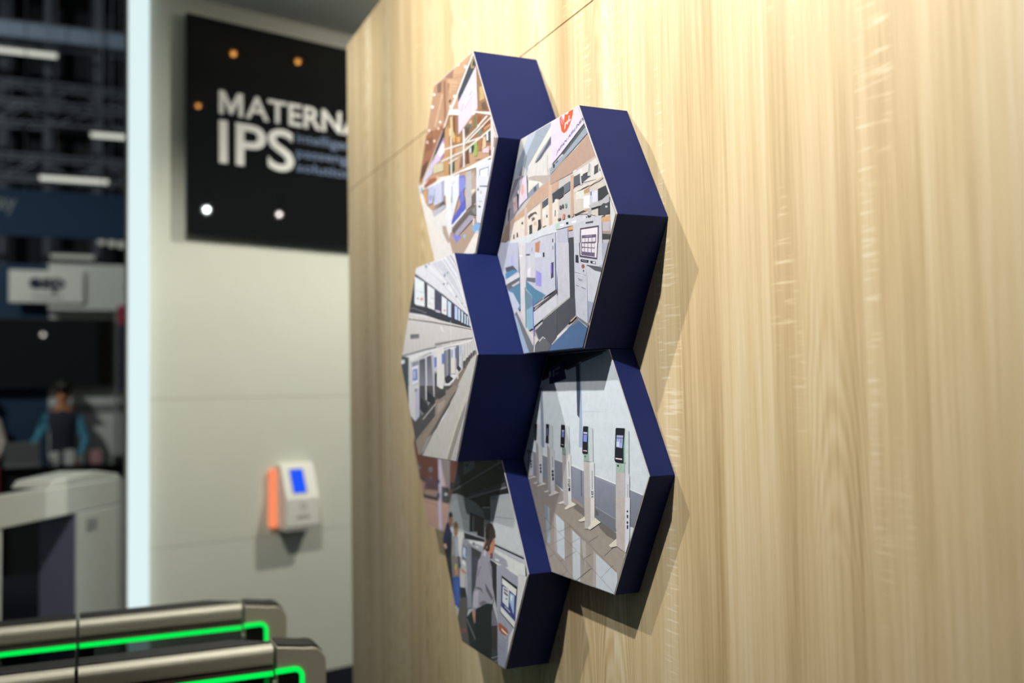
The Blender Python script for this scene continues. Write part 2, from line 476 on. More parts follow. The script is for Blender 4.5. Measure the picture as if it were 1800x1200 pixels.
# ------------------------------------------------------------------ hexagon picture boxes
# inks and outlines of the printed pictures: red,green,blue|points in tenths of a millimetre
PRINTS = {}
PRINTS[1] = """
199,161,127|-1237,2143 -2475,0 -1238,-2143 1237,-2143 2475,0 1238,2143
191,151,120|-1237,2143 -1913,973 -300,579 -331,2143
207,169,131|55,1958 710,1831 811,2050 1257,2109 1248,2125 803,2143 259,2143 63,2136
164,129,108|-483,2143 -287,2033 30,1940 87,2137 -106,2143
137,107,91|-1012,1914 -742,1853 -711,2099 -1014,2116
159,118,93|-580,1095 -417,1122 -427,2048 -599,2076
209,173,135|-253,1669 257,1631 345,1792 -296,2036
168,124,98|-361,1465 -303,1658 -168,1896 -316,1941
183,143,112|156,1963 715,1840 706,1856 148,1979
183,143,112|154,1912 667,1801 659,1817 146,1928
183,143,112|-98,1835 424,1670 425,1680 -96,1845
183,143,112|-101,1767 373,1609 376,1618 -98,1776
183,143,112|-105,1699 323,1556 327,1565 -101,1708
105,81,69|-213,1441 -89,1457 -111,1516 -259,1523
214,181,148|-706,1815 -1262,1180 -1148,1141 -598,1774
249,246,239|449,2131 429,2143 324,2143 327,2139 364,2117 410,2102 448,2100 462,2111
249,246,239|882,1957 842,1983 792,1999 751,1999 735,1982 749,1956 789,1930 839,1914 880,1915 896,1931
249,246,239|-1156,1939 -1198,1963 -1250,1978 -1293,1979 -1311,1965 -1295,1941 -1253,1917 -1200,1902 -1157,1901 -1140,1915
249,246,239|-1279,1681 -1332,1709 -1398,1728 -1453,1730 -1475,1714 -1455,1687 -1401,1659 -1335,1641 -1280,1639 -1259,1654
249,246,239|170,1515 133,1538 86,1552 47,1551 32,1535 45,1511 83,1487 130,1474 169,1475 184,1491
249,246,239|-65,1350 -103,1373 -151,1387 -190,1385 -206,1369 -192,1345 -154,1322 -106,1308 -66,1310 -51,1326
248,240,230|-758,1179 -804,1202 -861,1218 -908,1218 -927,1204 -910,1181 -864,1157 -807,1142 -760,1142 -742,1155
248,240,230|-902,1067 -943,1088 -994,1101 -1037,1101 -1053,1089 -1038,1068 -997,1047 -945,1034 -903,1033 -887,1046
248,240,230|-1542,1183 -1585,1204 -1639,1218 -1684,1219 -1701,1206 -1685,1185 -1642,1163 -1587,1149 -1543,1149 -1526,1161
171,122,93|-1882,1027 -846,890 -792,947 -1827,1122
115,85,70|-1536,1063 -1372,1058 -1368,1130 -1587,1150
236,233,225|1251,2120 228,1512 -270,1266 -1034,687 -919,659 -474,962 -165,1176 330,1465 1288,2055
159,121,88|1482,799 2114,625 1436,1800 1420,1805
203,178,124|1596,986 1862,966 1812,1148 1749,1257 1589,1285
183,151,101|1596,978 1646,1156 1540,1155
114,94,80|1713,778 2044,655 1892,894 1677,916
164,103,70|1996,661 2112,629 2025,780 1962,811
74,78,85|1288,2056 938,1860 336,1489 360,1287 925,1563 1430,1809
199,170,103|1321,1998 1251,2012 1302,1984 1335,1974
199,170,103|1251,2012 1156,1941 1215,1917 1302,1984
199,170,103|1156,1941 1138,1835 1198,1821 1215,1917
199,170,103|1138,1835 1264,1773 1226,1802 1198,1821
199,170,103|1264,1773 1328,1815 1271,1840 1226,1802
223,214,234|342,1298 330,597 1473,881 1427,1783
237,230,243|623,1079 1390,1287 1319,1326 548,1118
178,161,186|734,1071 1275,1230 1254,1241 711,1083
129,122,139|1059,1240 1185,1308 1158,1321 1031,1253
216,191,204|560,1038 704,1182 613,1208 492,1090
241,239,233|-234,1190 358,1022 317,1164 -229,1306
233,232,229|1184,799 2168,532 2122,611 1205,881
160,119,87|-909,656 2394,-141 2475,0 2165,537 1375,799 330,597 349,1025 -273,1193
182,141,97|-527,564 -230,492 -260,933 -561,941
212,195,143|-169,642 101,583 -18,853 -21,1111 -178,1110
132,88,63|2,745 143,675 160,1062 -8,1073
224,183,109|-9,508 97,482 165,622 -12,646
223,173,108|229,450 415,404 467,509 211,573
99,129,91|1267,501 1370,490 1380,720 1277,741
154,95,70|1457,532 1667,493 1715,642 1465,710
112,121,104|877,486 1107,460 1116,657 841,677
90,84,77|741,457 875,424 840,664 749,654
219,181,148|997,656 1150,632 1132,718 977,710
141,92,68|1692,314 2183,345 2189,468 1697,424
201,152,102|1817,314 2142,324 2144,370 1798,366
75,83,83|1911,46 2175,-11 2186,227 1996,213
232,239,237|1945,74 2034,68 2040,207 1943,211
122,138,122|1481,288 1648,262 1695,377 1443,410
228,224,212|681,327 2024,547 1959,588 608,369
224,220,208|895,310 2205,468 2200,476 2167,498 846,341
226,222,210|654,308 1577,189 1546,219 633,339
226,222,210|1577,189 2200,246 2159,275 1546,219
231,229,223|607,640 637,282 736,260 707,616
231,228,224|2161,544 2211,-97 2367,-134 2314,279
97,81,81|2328,45 2453,38 2360,199 2335,212
163,114,85|-2178,515 -2181,505 -2296,310 -2414,105 -2029,26 -1428,391 -611,971 -683,1069 -1827,1122
142,98,77|-1914,723 -1415,688 -1321,964 -1857,1043
107,81,66|-2371,153 -1981,155 -1670,501 -2162,445
235,210,178|-1174,840 -1217,863 -1272,877 -1316,875 -1334,859 -1318,834 -1274,811 -1220,797 -1176,799 -1158,816
230,206,185|-881,1060 -927,1083 -985,1098 -1032,1099 -1051,1085 -1034,1061 -987,1038 -929,1023 -882,1022 -864,1036
230,206,185|-1688,942 -1729,967 -1781,980 -1823,975 -1840,955 -1825,927 -1784,902 -1732,890 -1690,894 -1674,915
226,218,210|-697,940 -1486,459 -2111,113 -2182,-40 -1965,13 -1663,197 -1280,520 -611,965 -438,1005
215,207,228|-1942,64 -1858,46 -1440,109 -1262,462 -1429,364
70,72,78|-893,711 -1236,505 -1092,501 -527,789 -528,937
221,203,230|-897,618 -1222,453 -1435,227 -872,301 -545,373 -574,754
247,244,247|-1021,500 -869,369 -620,417 -611,621 -694,638
184,141,194|-878,347 -833,292 -545,373 -619,420
185,134,196|-625,632 -568,644 -563,755 -639,754
198,153,104|-628,-134 -276,-182 -263,973 -521,922
224,206,168|-245,695 -98,684 -90,863 -256,880
192,134,85|-116,286 72,255 77,374 -111,404
220,171,97|-13,535 112,516 117,611 -28,628
216,166,101|254,469 463,430 467,517 240,555
114,81,65|741,-150 956,-173 935,119 742,101
155,187,97|1248,-106 1416,-120 1428,171 1260,159
204,224,221|984,29 1083,18 1101,126 989,138
61,69,66|1122,-13 1256,77 1260,161 1080,168
177,124,87|1470,-37 1640,-65 1713,173 1481,201
223,198,161|1697,-54 1919,-60 1899,171 1753,170
85,93,93|1942,40 2133,-18 2144,229 1895,220
229,241,237|1943,64 2034,53 2041,218 1944,217
225,205,208|1724,-135 2064,-214 2070,-80 1728,-62
125,84,72|2066,-294 2168,-306 2174,-175 2060,-162
146,113,97|353,-167 584,-140 594,85 447,66
64,99,72|-98,-155 54,-150 63,55 -35,49
70,73,70|-282,-152 -99,-166 -90,38 -273,53
212,204,167|-1319,69 -653,6 -645,188 -1350,293
146,113,83|873,376 1474,482 1147,567 741,471
94,86,73|774,453 978,476 1016,601 815,604
227,223,212|-596,457 682,292 650,338 -630,506
227,223,212|682,292 1786,170 1754,214 650,338
228,224,210|-793,227 720,125 665,169 -839,274
228,224,210|720,125 2182,227 2126,268 665,169
231,229,223|-162,661 -185,-199 -90,-219 -67,638
233,232,227|609,657 602,-198 697,-218 704,633
229,225,214|696,344 1621,458 1568,492 639,379
226,222,208|847,288 1821,406 1770,439 791,323
226,222,208|-289,81 326,66 289,99 -328,114
241,239,232|-2058,-163 -778,-221 398,-262 1366,-362 2215,-451 2228,-427 2160,-290 979,-252 -137,-206 -1650,16 -2400,-18
149,149,141|1313,-198 1599,-239 1591,-223 1306,-182
109,109,104|2021,-354 2156,-371 2158,-336 1977,-330
224,216,213|2173,-334 2227,-429 2475,0 2300,302 2173,336
166,141,133|2300,-149 2369,-184 2467,-14 2338,50
167,105,80|-2015,-144 -1168,-138 -966,-60 -1650,16 -2032,-57
224,191,158|-950,-69 -1007,-40 -1080,-24 -1140,-29 -1164,-51 -1142,-83 -1084,-113 -1011,-128 -952,-123 -929,-101
209,216,237|-1658,-174 -1708,-369 -659,-571 -644,-239 -1130,-193
143,159,196|-831,-538 -678,-568 -664,-255 -837,-233
234,236,241|-621,-579 393,-774 380,-281 -605,-215
206,212,230|-85,-682 271,-750 286,-400 -72,-377
124,133,211|327,-761 589,-812 712,-489 643,-360 317,-333
171,176,229|588,-662 725,-665 733,-481 596,-489
189,188,193|711,-835 1121,-914 1080,-358 757,-337
169,152,136|1115,-913 1353,-959 1340,-375 1074,-356
205,180,139|1099,-520 1230,-523 1234,-427 1103,-436
223,226,234|1346,-958 1865,-1057 2225,-434 1366,-362
91,109,127|1531,-812 1960,-891 2000,-823 2039,-494 1547,-450
252,253,253|1563,-799 1962,-873 2009,-506 1590,-471
161,174,178|1911,-753 1884,-739 1850,-732 1823,-735 1812,-747 1821,-763 1848,-777 1882,-784 1910,-781 1921,-769
241,236,226|-2475,0 -1303,-2031 1,-2016 -334,-1326 -1781,-609 -2137,-248 -2236,-19 -2454,37
215,215,210|-2475,0 -2346,-224 -2245,-227 -2398,31 -2454,36
155,188,196|-2255,-225 -2163,-226 -2119,-78 -2264,-48
216,167,122|-1935,-512 -1779,-575 -1764,-218 -2135,-196
193,202,231|-1738,-586 -1409,-596 -1342,-213 -1720,-161
151,151,208|-1630,-492 -1507,-507 -1487,-400 -1641,-379
208,211,230|-1332,-695 -626,-692 -607,-263 -1313,-243
167,179,212|-1317,-576 -1242,-590 -1230,-298 -1305,-292
171,175,195|-779,-693 -626,-692 -607,-263 -760,-252
103,103,100|-1277,-822 -581,-763 -626,-702 -1336,-778
196,196,201|-1334,-964 -538,-856 -630,-783 -1478,-787
140,185,230|-587,-896 -491,-858 -649,-786
237,234,227|-1197,-1285 -428,-1343 -501,-876 -1486,-968
241,241,239|-478,-1208 -341,-1493 -138,-1489 -170,-212 -531,-253
234,236,244|-156,-1262 -51,-1152 333,-731 351,-322 -122,-479
162,174,199|-129,-847 -83,-839 -66,-466 -121,-463
144,148,219|324,-745 692,-643 742,-464 332,-368
99,107,199|-159,-1326 713,-1129 674,-868 -155,-1230
122,129,208|401,-976 663,-916 627,-769 344,-793
236,239,248|-162,-1405 745,-1181 722,-1128 -159,-1342
195,191,193|737,-1165 1082,-1104 1109,-483 749,-406
187,170,154|1073,-1103 1339,-1152 1367,-537 1101,-481
232,222,195|1084,-873 1289,-838 1291,-793 1088,-783
117,105,98|1065,-1116 1325,-1104 1337,-847 1073,-920
109,105,102|21,-1562 942,-1277 1273,-1366 1315,-1325 1204,-1106 -164,-1453
141,136,134|1266,-1361 1314,-1355 1323,-1161 1069,-1205
176,167,181|196,-1652 1273,-1381 941,-1290 13,-1545
187,163,142|-311,-1655 -88,-2004 526,-2087 1458,-1711 1270,-1437 195,-1665 -16,-1585 -305,-1527
138,143,222|146,-1774 466,-1678 65,-1597 -168,-1532
158,196,229|625,-1764 723,-1665 535,-1673
139,182,223|1170,-1695 1476,-1730 1548,-1606 1379,-1516 1044,-1584
226,234,242|1115,-1547 1176,-1557 1223,-1414 1150,-1402
226,228,235|1339,-1512 1565,-1576 2078,-688 1359,-536
87,107,123|1538,-806 1959,-894 1972,-871 1539,-783
63,69,77|1424,-872 1503,-873 1459,-804 1409,-847
182,141,84|1633,-924 1620,-909 1603,-906 1589,-915 1583,-933 1588,-953 1601,-968 1617,-971 1632,-962 1638,-944
130,134,147|1417,-1092 1671,-1145 1672,-1138 1419,-1085
90,95,104|1460,-1225 1581,-1253 1582,-1216 1454,-1185
240,234,222|938,-2143 1237,-2143 1467,-1746 1332,-1685 526,-2087
201,209,222|1329,-1747 1445,-1784 1486,-1714 1250,-1705
189,172,156|-715,-1431 -388,-1713 -293,-1658 -510,-1297 -765,-1242
"""
PRINTS[2] = """
205,200,196|-1237,2143 -2475,0 -1238,-2143 1237,-2143 2475,0 1238,2143
165,172,182|-1705,1334 -989,1188 -912,1490 180,1729 160,2143 -1237,2143
217,216,206|-1237,2143 -1229,2065 -1107,1928 -918,2143
192,202,214|-918,2143 -1107,1935 -1048,1834 -1092,1704 -500,2136 -761,2143
165,174,186|-1118,1696 -1129,1591 -882,1477 130,2057 153,2143 -263,2143 -500,2136
140,148,158|-520,2076 -156,1933 -151,1938 -515,2081
232,228,214|-917,1525 -876,1476 -602,1553 -477,1648 166,1909 139,2074
100,104,114|-209,1693 -578,1545 -519,1519 -332,1557 -182,1631 168,1768 165,1899
224,221,215|-148,1617 -303,1548 -519,1516 -723,1565 -912,1503 -979,1399 -920,1317 -55,1119 -25,1290 181,1320 166,1735
200,198,192|-491,1490 -608,1255 -593,1250 -477,1485
205,200,192|-81,1309 -60,1139 -25,1284 -13,1547 -69,1573
188,192,194|-1474,1715 -1407,1728 -1120,1935 -1250,2117
138,148,163|-1449,1669 -1691,1331 -1467,1285 -1159,1631 -1045,1824 -1129,1937
116,115,124|-1565,1305 -1273,1246 -1165,1633
206,206,206|-1273,1246 -994,1415 -1000,1496 -1154,1604
150,152,160|-1772,1176 -1921,886 -2108,636 -2162,542 -1936,556 -1426,742 -970,913 -950,1360 -1590,1495
108,108,118|-1561,1400 -1772,1176 -1921,900 -1726,1070 -1450,1296 -1281,1417
192,181,170|-860,1275 -499,1167 -266,1067 -36,1046 55,1160 -644,1295 -920,1320
236,231,218|-941,1007 -653,1094 -352,1117 -649,1194 -898,1256
238,232,222|-432,1007 -252,1058 -440,1138
148,157,170|-1162,856 -1419,757 -1599,702 -1526,703 -1260,831 -783,927 -423,990 -441,1120 -648,1076 -941,1003
92,102,122|-659,969 -543,988 -557,1081 -685,1065
226,215,226|-1380,813 -963,922 -986,1394 -1327,1342
48,54,62|-970,923 -939,910 -935,1264 -992,1395
235,178,160|-1256,1059 -1204,995 -1113,1094 -1145,1243 -1236,1205
70,72,84|-1322,820 -946,911 -963,922 -1340,831
218,192,196|-1632,708 -1440,796 -1450,1065 -1670,1039
58,64,72|-1455,758 -1405,763 -1391,1085 -1474,1124
222,150,140|-1566,836 -1541,953 -1631,943
238,232,228|-1427,1081 -1351,1093 -1367,1178 -1440,1145
70,72,80|-1932,639 -1884,575 -1839,823 -1752,869 -1923,845
204,172,148|-1633,547 -952,632 -340,742 123,806 402,838 413,1083 134,1048 -36,1052 -386,1021 -753,924 -1104,752 -1747,607
218,184,158|-2015,320 -1945,364 -1496,646 -1594,663 -1747,607
236,226,210|-1851,171 -1716,178 -1035,169 372,187 399,783 -372,696 -1111,593 -1633,534
210,170,140|-1500,552 -1143,585 -1139,665 -1496,646
214,194,180|-1135,191 -997,183 -997,743 -1110,740
205,180,164|-394,218 -316,235 -291,794 -373,793
216,190,168|-17,208 130,213 129,1049 -13,1041
92,96,106|-301,578 -38,619 -32,750 -294,714
78,80,90|142,604 393,648 401,826 134,788
235,232,228|239,596 335,578 339,658 242,658
74,80,80|-911,160 -769,165 -772,364 -908,358
68,70,74|-494,292 -544,178 -359,212 -379,402 -504,397
92,92,88|-903,471 -858,507 -648,549 -523,511 -586,580 -830,584 -962,551
120,110,104|-776,420 -638,433 -651,481 -788,491
72,78,78|-1522,214 -1437,217 -1458,318 -1511,307
72,78,78|-1688,208 -1622,202 -1624,303 -1684,293
70,74,76|-1264,443 -1188,430 -1186,486 -1269,484
60,66,70|-130,382 -84,374 -81,433 -127,433
116,138,160|219,347 258,341 275,460 230,458
225,190,165|-688,324 -568,317 -565,382 -685,389
240,238,232|-296,413 -165,416 -160,543 -291,540
100,84,76|-291,214 -146,222 -130,239 -305,236
140,124,112|-2298,237 -1900,219 -1832,594 -2110,529
122,124,132|-2441,-58 -2418,-98 -2037,-149 -1985,232 -2335,214
205,210,222|-2071,-144 -1437,-228 -1422,114 -1991,108
150,140,120|-1658,-21 -1543,-38 -1537,104 -1686,105
224,228,230|-2042,122 -1422,114 -1437,-228 -1040,-280 -967,-53 -793,47 -371,61 365,40 373,218 -1067,174 -2038,198
210,212,224|342,-463 365,30 -372,52 -778,38 -968,-66 -993,-286
176,172,170|-616,-207 -430,-245 -404,-5 -614,-25
226,140,100|-582,-134 -445,-127 -434,-20 -584,-30
92,84,80|-595,-155 -447,-179 -438,-116 -593,-106
234,224,210|-616,-204 -450,-230 -441,-179 -605,-163
178,178,190|-867,-237 -842,-18 -919,-20 -1021,-203
58,60,70|-287,-329 -209,-339 -211,-263 -284,-259
205,206,216|-188,-393 246,-450 228,43 -169,36
96,94,108|97,-124 148,-125 151,-57 100,-56
100,98,110|119,-251 164,-252 167,-185 123,-184
70,70,84|232,36 237,-449 256,-451 251,34
190,162,143|67,974 935,1008 1393,1075 1830,1117 1571,1566 1133,1414 606,1306 75,1149
176,148,130|1155,1394 1497,1243 1501,1246 1160,1398
206,192,180|960,1009 1011,986 1439,1023 1855,1074 1830,1117 1393,1075
228,222,214|989,786 2077,689 1851,1081 1586,1043 998,995
84,88,90|1766,799 1921,814 1928,948 1924,955 1785,945
66,70,72|1966,881 1963,818 1999,824
74,78,80|1329,774 1555,788 1560,903 1360,897
108,112,118|1014,781 1257,732 1267,934 1008,924
204,202,198|1527,815 1651,777 1689,980 1583,1067
150,146,142|1608,1033 1564,880 1593,872 1636,1026
252,250,244|1012,1007 1120,1015 1120,1037 1000,1022
236,233,228|1277,728 1326,718 1328,1013 1265,1003
160,170,182|80,1267 76,1161 606,1304 1559,1586 1489,1707 637,1409 294,1345
126,134,146|586,1295 1566,1574 1560,1586 571,1305
93,98,100|651,1406 1492,1702 1457,1764 580,1445
228,216,238|155,2143 129,1345 182,1333 1448,1780 1238,2143
72,76,86|192,1340 568,1453 550,1464 173,1351
72,76,86|568,1453 1454,1769 1446,1783 550,1464
52,58,74|207,1258 271,1257 279,1324 201,1322
52,58,74|312,1316 418,1342 405,1364 307,1330
228,98,52|516,2056 543,1987 583,1863 677,1798 789,1813 897,1883 984,1969 1040,2062 1058,2143 889,2143 856,2115 818,2108 719,2138 698,2030 631,2087 588,2143 562,2143 522,2123
228,216,238|570,2116 678,1999 694,1999 587,2116
228,216,238|543,2082 635,1968 649,1967 557,2082
242,228,236|734,1876 775,1976 728,1988 690,1860
242,228,236|801,1957 810,1927 841,1922 840,1995 824,2005 747,1940
242,228,236|879,1948 964,1979 970,1997 902,1979 921,2061 885,2071 853,1955
74,70,112|JAPAN AIRLINES|347 1477 1424 1849 19 66
205,172,146|887,220 980,216 1029,952 896,981
74,78,82|401,630 605,660 613,845 409,821
118,124,134|619,682 864,719 871,877 627,854
98,102,110|1014,737 1258,750 1256,916 1022,906
86,90,96|1317,747 1661,806 1299,883
235,232,226|1268,745 1298,753 1295,896 1262,903
224,217,206|1009,632 1582,649 1960,661 2079,687 2063,713 2055,717 1584,695 1013,701
112,90,74|1329,642 1598,653 1591,662 1321,651
218,166,118|1588,631 2074,694 2067,707 1575,643
216,206,191|992,258 1559,159 1886,60 2296,-11 2310,286 2131,596 1958,618 1009,630
198,160,120|1407,543 1600,529 1629,627 1385,600
225,228,216|1080,509 1383,463 1390,605 1106,635
250,246,242|1371,298 1593,263 1603,484 1380,501
200,208,222|1606,336 1677,326 1689,583 1604,612
120,135,165|1626,468 1674,462 1672,532 1625,536
226,226,240|1687,336 1880,325 1889,518 1695,512
68,70,72|1886,71 2297,22 2300,302 2164,538 1896,526
84,82,82|1026,220 1470,215 1369,259 1027,244
210,150,110|1465,216 1563,234 1491,258 1369,257
190,190,192|1646,228 1940,232 2077,218 2272,241 2282,334 2258,375 2036,319 1549,304
50,52,55|1652,204 1939,198 1990,214 1940,234 1640,243
82,84,87|1934,97 2024,58 2113,20 2279,105 2257,210 2079,254 1975,226
200,200,200|2138,164 2210,154 2211,185 2140,198
185,186,188|1504,114 1609,84 1663,227 1535,271
70,70,75|1520,105 1609,84 1610,119 1505,149
62,62,64|2044,30 2203,-15 2201,-5 2048,39
62,62,64|2203,-15 2297,-2 2287,8 2201,-5
218,172,130|2018,-65 2292,-100 2297,11 1995,18
196,190,196|2023,-213 2284,-254 2292,-89 2018,-65
170,150,140|2021,-258 2288,-308 2291,-255 2023,-213
72,75,76|2016,-359 2251,-388 2287,-325 2291,-309 2021,-258
192,192,194|2012,-683 2076,-691 2249,-392 2027,-360
222,220,214|2475,0 2307,290 2294,-313
98,88,92|441,442 516,431 520,507 444,506
88,80,82|544,443 605,440 608,509 547,505
112,172,150|666,429 729,424 733,499 669,501
218,140,114|539,231 630,230 645,325 560,325
70,80,80|763,235 841,228 843,273 765,277
110,100,96|369,237 464,240 493,278 357,277
206,207,213|929,-540 2012,-683 2005,39 1887,75 1435,99 957,60
216,218,224|266,87 983,60 1459,89 1462,149 730,203 271,210
188,216,200|266,91 413,79 418,182 270,189
254,254,254|913,107 1081,94 1083,129 904,133
254,254,254|454,131 606,118 608,146 447,157
38,40,46|694,115 783,107 785,150 696,156
84,88,92|1443,-2 1708,-23 1715,13 1427,36
222,222,226|1431,-5 1707,-33 1705,-23 1429,5
222,170,120|772,-6 966,-19 970,58 762,50
190,186,202|779,-140 973,-158 978,-45 772,-24
196,198,210|296,-456 775,-520 749,52 320,72
78,80,86|770,-519 975,-546 978,-158 787,-141
82,74,92|1196,-575 1857,-662 1911,-96 1226,-39
240,233,236|1236,-581 1820,-658 1868,-122 1265,-69
112,100,122|1246,-582 1769,-651 1811,-234 1285,-173
160,150,165|1422,-221 1661,-247 1659,-232 1419,-207
228,222,224|1289,-294 1392,-307 1400,-240 1297,-229
228,222,224|1411,-310 1508,-322 1516,-253 1419,-243
228,222,224|1532,-325 1641,-339 1649,-269 1540,-257
228,222,224|1660,-340 1773,-354 1781,-284 1668,-272
228,222,224|1280,-380 1383,-392 1391,-325 1288,-315
228,222,224|1402,-395 1504,-407 1507,-340 1410,-331
228,222,224|1523,-410 1632,-426 1640,-358 1531,-346
228,222,224|1651,-428 1764,-444 1772,-375 1659,-363
228,222,224|1271,-465 1374,-477 1382,-413 1279,-403
228,222,224|1393,-482 1495,-494 1503,-428 1401,-418
228,222,224|1514,-499 1624,-514 1632,-446 1522,-435
228,222,224|1642,-524 1755,-542 1763,-465 1650,-453
200,203,212|984,-1557 1440,-1741 1450,-712 1149,-644 1166,-288 979,-260
206,208,215|1157,-645 1463,-717 1866,-800 2005,-769 2022,-414 1194,-292 1142,-420
82,74,92|1190,-544 1825,-673 1875,-392 1184,-290
240,233,236|1227,-517 1800,-637 1839,-387 1223,-296
112,100,122|1255,-516 1741,-615 1766,-376 1258,-301
228,222,224|1290,-373 1374,-389 1377,-329 1293,-317
228,222,224|1395,-392 1491,-412 1494,-346 1398,-332
228,222,224|1512,-415 1621,-434 1624,-365 1515,-349
228,222,224|1641,-437 1748,-455 1758,-385 1644,-368
228,222,224|1286,-457 1370,-475 1373,-409 1289,-397
228,222,224|1391,-478 1487,-498 1491,-425 1394,-412
228,222,224|1508,-501 1617,-522 1620,-450 1511,-432
228,222,224|1637,-525 1744,-543 1754,-473 1640,-453
48,50,58|1228,-634 1509,-690 1518,-643 1231,-587
190,192,200|1274,-620 1471,-662 1475,-655 1277,-612
58,60,68|1588,-706 1769,-743 1777,-701 1583,-660
228,228,234|1669,-715 1752,-731 1757,-705 1670,-687
60,62,68|1035,-619 1149,-644 1149,-505 1042,-484
176,180,190|2005,-766 1866,-800 1993,-835 2187,-498 2208,-441 1999,-411
206,209,215|1458,-1346 1672,-1391 1959,-894 1456,-733
95,98,102|1730,-849 1954,-902 1989,-841 1449,-717
166,173,194|1459,-1693 1487,-1711 1672,-1390 1458,-1346
165,95,66|1362,-708 1335,-691 1301,-687 1272,-697 1260,-718 1270,-742 1297,-760 1332,-764 1360,-753 1372,-732
90,80,60|1350,-798 1336,-792 1319,-790 1304,-793 1299,-800 1304,-809 1317,-815 1335,-817 1349,-814 1355,-807
110,112,120|1003,-795 1418,-902 1422,-897 1008,-789
226,228,234|1064,-833 1346,-899 1355,-884 1074,-817
60,62,70|1109,-919 1288,-969 1293,-964 1114,-913
60,62,70|1134,-948 1253,-981 1257,-977 1137,-944
60,62,70|1028,-1027 1149,-1062 1154,-1056 1034,-1021
60,62,70|1240,-1088 1392,-1137 1398,-1132 1246,-1082
122,127,132|1067,-1648 1434,-1803 1460,-1759 1450,-1742 992,-1557
205,208,208|1072,-1641 1431,-1809 1436,-1800 1084,-1635
77,79,85|766,-1202 803,-1205 977,-1556 986,-261 781,-231
206,206,213|327,-1137 -348,-1268 -360,-1530 795,-1205 788,-232 251,-153
190,196,238|227,-1088 -346,-1210 -348,-1268 274,-1107 309,-162 223,-149
184,180,174|-360,-1524 -320,-1560 801,-1231 788,-1204
110,108,112|239,-151 223,-1092 247,-1094 262,-155
95,96,100,82,84,90|-388,-2143,0 -357,-2143,0.02 -56,-2047,0.23 1006,-1564,1 991,-1257,0.98 787,-1230,0.82 -361,-1557,0
96,124,162,84,112,150|-320,-2143,0.05 1237,-2143,0.88 1430,-1809,0.98 1039,-1622,0.75 808,-1728,0.63 -76,-2046,0.17
120,124,130|918,-1735 1138,-1666 1039,-1622 808,-1728
192,187,190|25,-2042 816,-1725 705,-1700 -21,-1995
238,232,230|207,-1954 648,-1796 666,-1749 170,-1908
200,170,158|811,-1671 1027,-1585 1006,-1564 782,-1644
206,206,222|-1130,-1316 -300,-1130 238,-1022 251,-153 -1068,41
96,142,168|-1093,-1300 -995,-1308 -183,-1087 -629,-930 -1080,-710
216,216,222|-1033,-666 -653,-709 -674,-230 -989,-187
168,166,160|-785,-169 -750,-173 -729,-102 -786,-94
70,72,76|-1035,-221 -858,-237 -857,-211 -1056,-188
242,240,240|-1001,-647 -851,-664 -851,-468 -994,-497
120,122,128|-1067,-719 -640,-803 -636,-707 -1041,-654
166,162,228|-626,-860 -365,-906 -353,-652 -612,-559
206,209,220|-356,-980 -215,-1084 238,-1022 231,-150 -302,-72
150,150,165|126,-263 170,-266 174,-192 130,-189
72,70,98|41,-806 154,-783 168,-497 55,-504
132,112,224|38,-698 94,-705 102,-524 47,-520
198,146,112|-617,-203 -444,-238 -410,-56 -609,-26
226,229,236|-643,-311 -348,-343 -336,-268 -639,-207
48,50,58|-289,-347 -215,-357 -211,-267 -285,-260
215,205,250|-357,-648 -369,-902 -336,-905 -324,-652
58,56,64|231,-150 222,-1035 253,-1038 262,-155
86,81,84|-1071,-1496 282,-1097 270,-1018 -304,-1203 -1046,-1436
202,198,204|-1029,-1331 -290,-1167 -313,-1152 -1052,-1316
202,198,204|-290,-1167 -262,-1133 -297,-1125 -313,-1152
216,217,222|-1108,-1638 -947,-1705 271,-1343 281,-1108 -1100,-1450
225,223,223|-1349,-534 -1346,-1470 -1135,-1636 -1080,-906 -1059,40 -1404,91
250,250,246|-1378,-186 -1241,-210 -1234,-184 -1370,-160
196,201,217|-2215,-450 -2038,-611 -1403,-509 -1404,91 -2299,222 -2470,-8
190,186,240|-1783,-343 -1663,-338 -1653,-126 -1773,-129
92,92,106|-2039,-433 -1691,-436 -1449,-484 -1687,-335 -2084,-329
92,146,182|-2046,-579 -1430,-479 -1690,-416 -2089,-447
223,223,226|-2071,-691 -1371,-608 -1390,-512 -2096,-585
96,141,168|-1949,-818 -1540,-1263 -1345,-1261 -1371,-614 -2032,-710
112,112,116|-1949,-818 -1367,-724 -1409,-635 -2002,-694
208,208,210|-1706,-768 -1367,-724 -1397,-678 -1777,-738
202,212,228|-1637,-1333 -1531,-1264 -1388,-1181 -1703,-897 -1959,-828
150,190,208|-1077,-1636 -1013,-1697 -749,-1677 -760,-1157 -807,-1032 -1073,-865
120,150,168|-1062,-1299 -772,-1231 -816,-1041 -1075,-903
121,126,133|-1217,-2143 -719,-2143 -713,-2015 -1541,-1283 -1647,-1332
168,188,212|-1237,-2143 -977,-2143 -1564,-1377 -1676,-1349
216,213,211|-799,-2014 -710,-1959 -1465,-1247 -1577,-1260
230,224,212|-721,-2014 -537,-1914 -1004,-1701
128,150,146|-1126,-1637 -1074,-1659 -1086,-845 -1140,-839
124,114,204|-764,-1994 -728,-1977 -750,-1121 -791,-1077
92,93,100|-546,-1909 -334,-1870 -56,-2047 245,-1904 268,-1395 -687,-1727
111,113,113|-727,-2143 -121,-2143 -8,-2049 -334,-1860 -722,-2018
214,210,218|-494,-1952 -345,-1880 -365,-1859 -533,-1936
214,210,218|-345,-1880 -268,-1915 -238,-1900 -365,-1859
235,232,230|-756,-2009 -762,-2143 -727,-2143 -721,-2010
"""
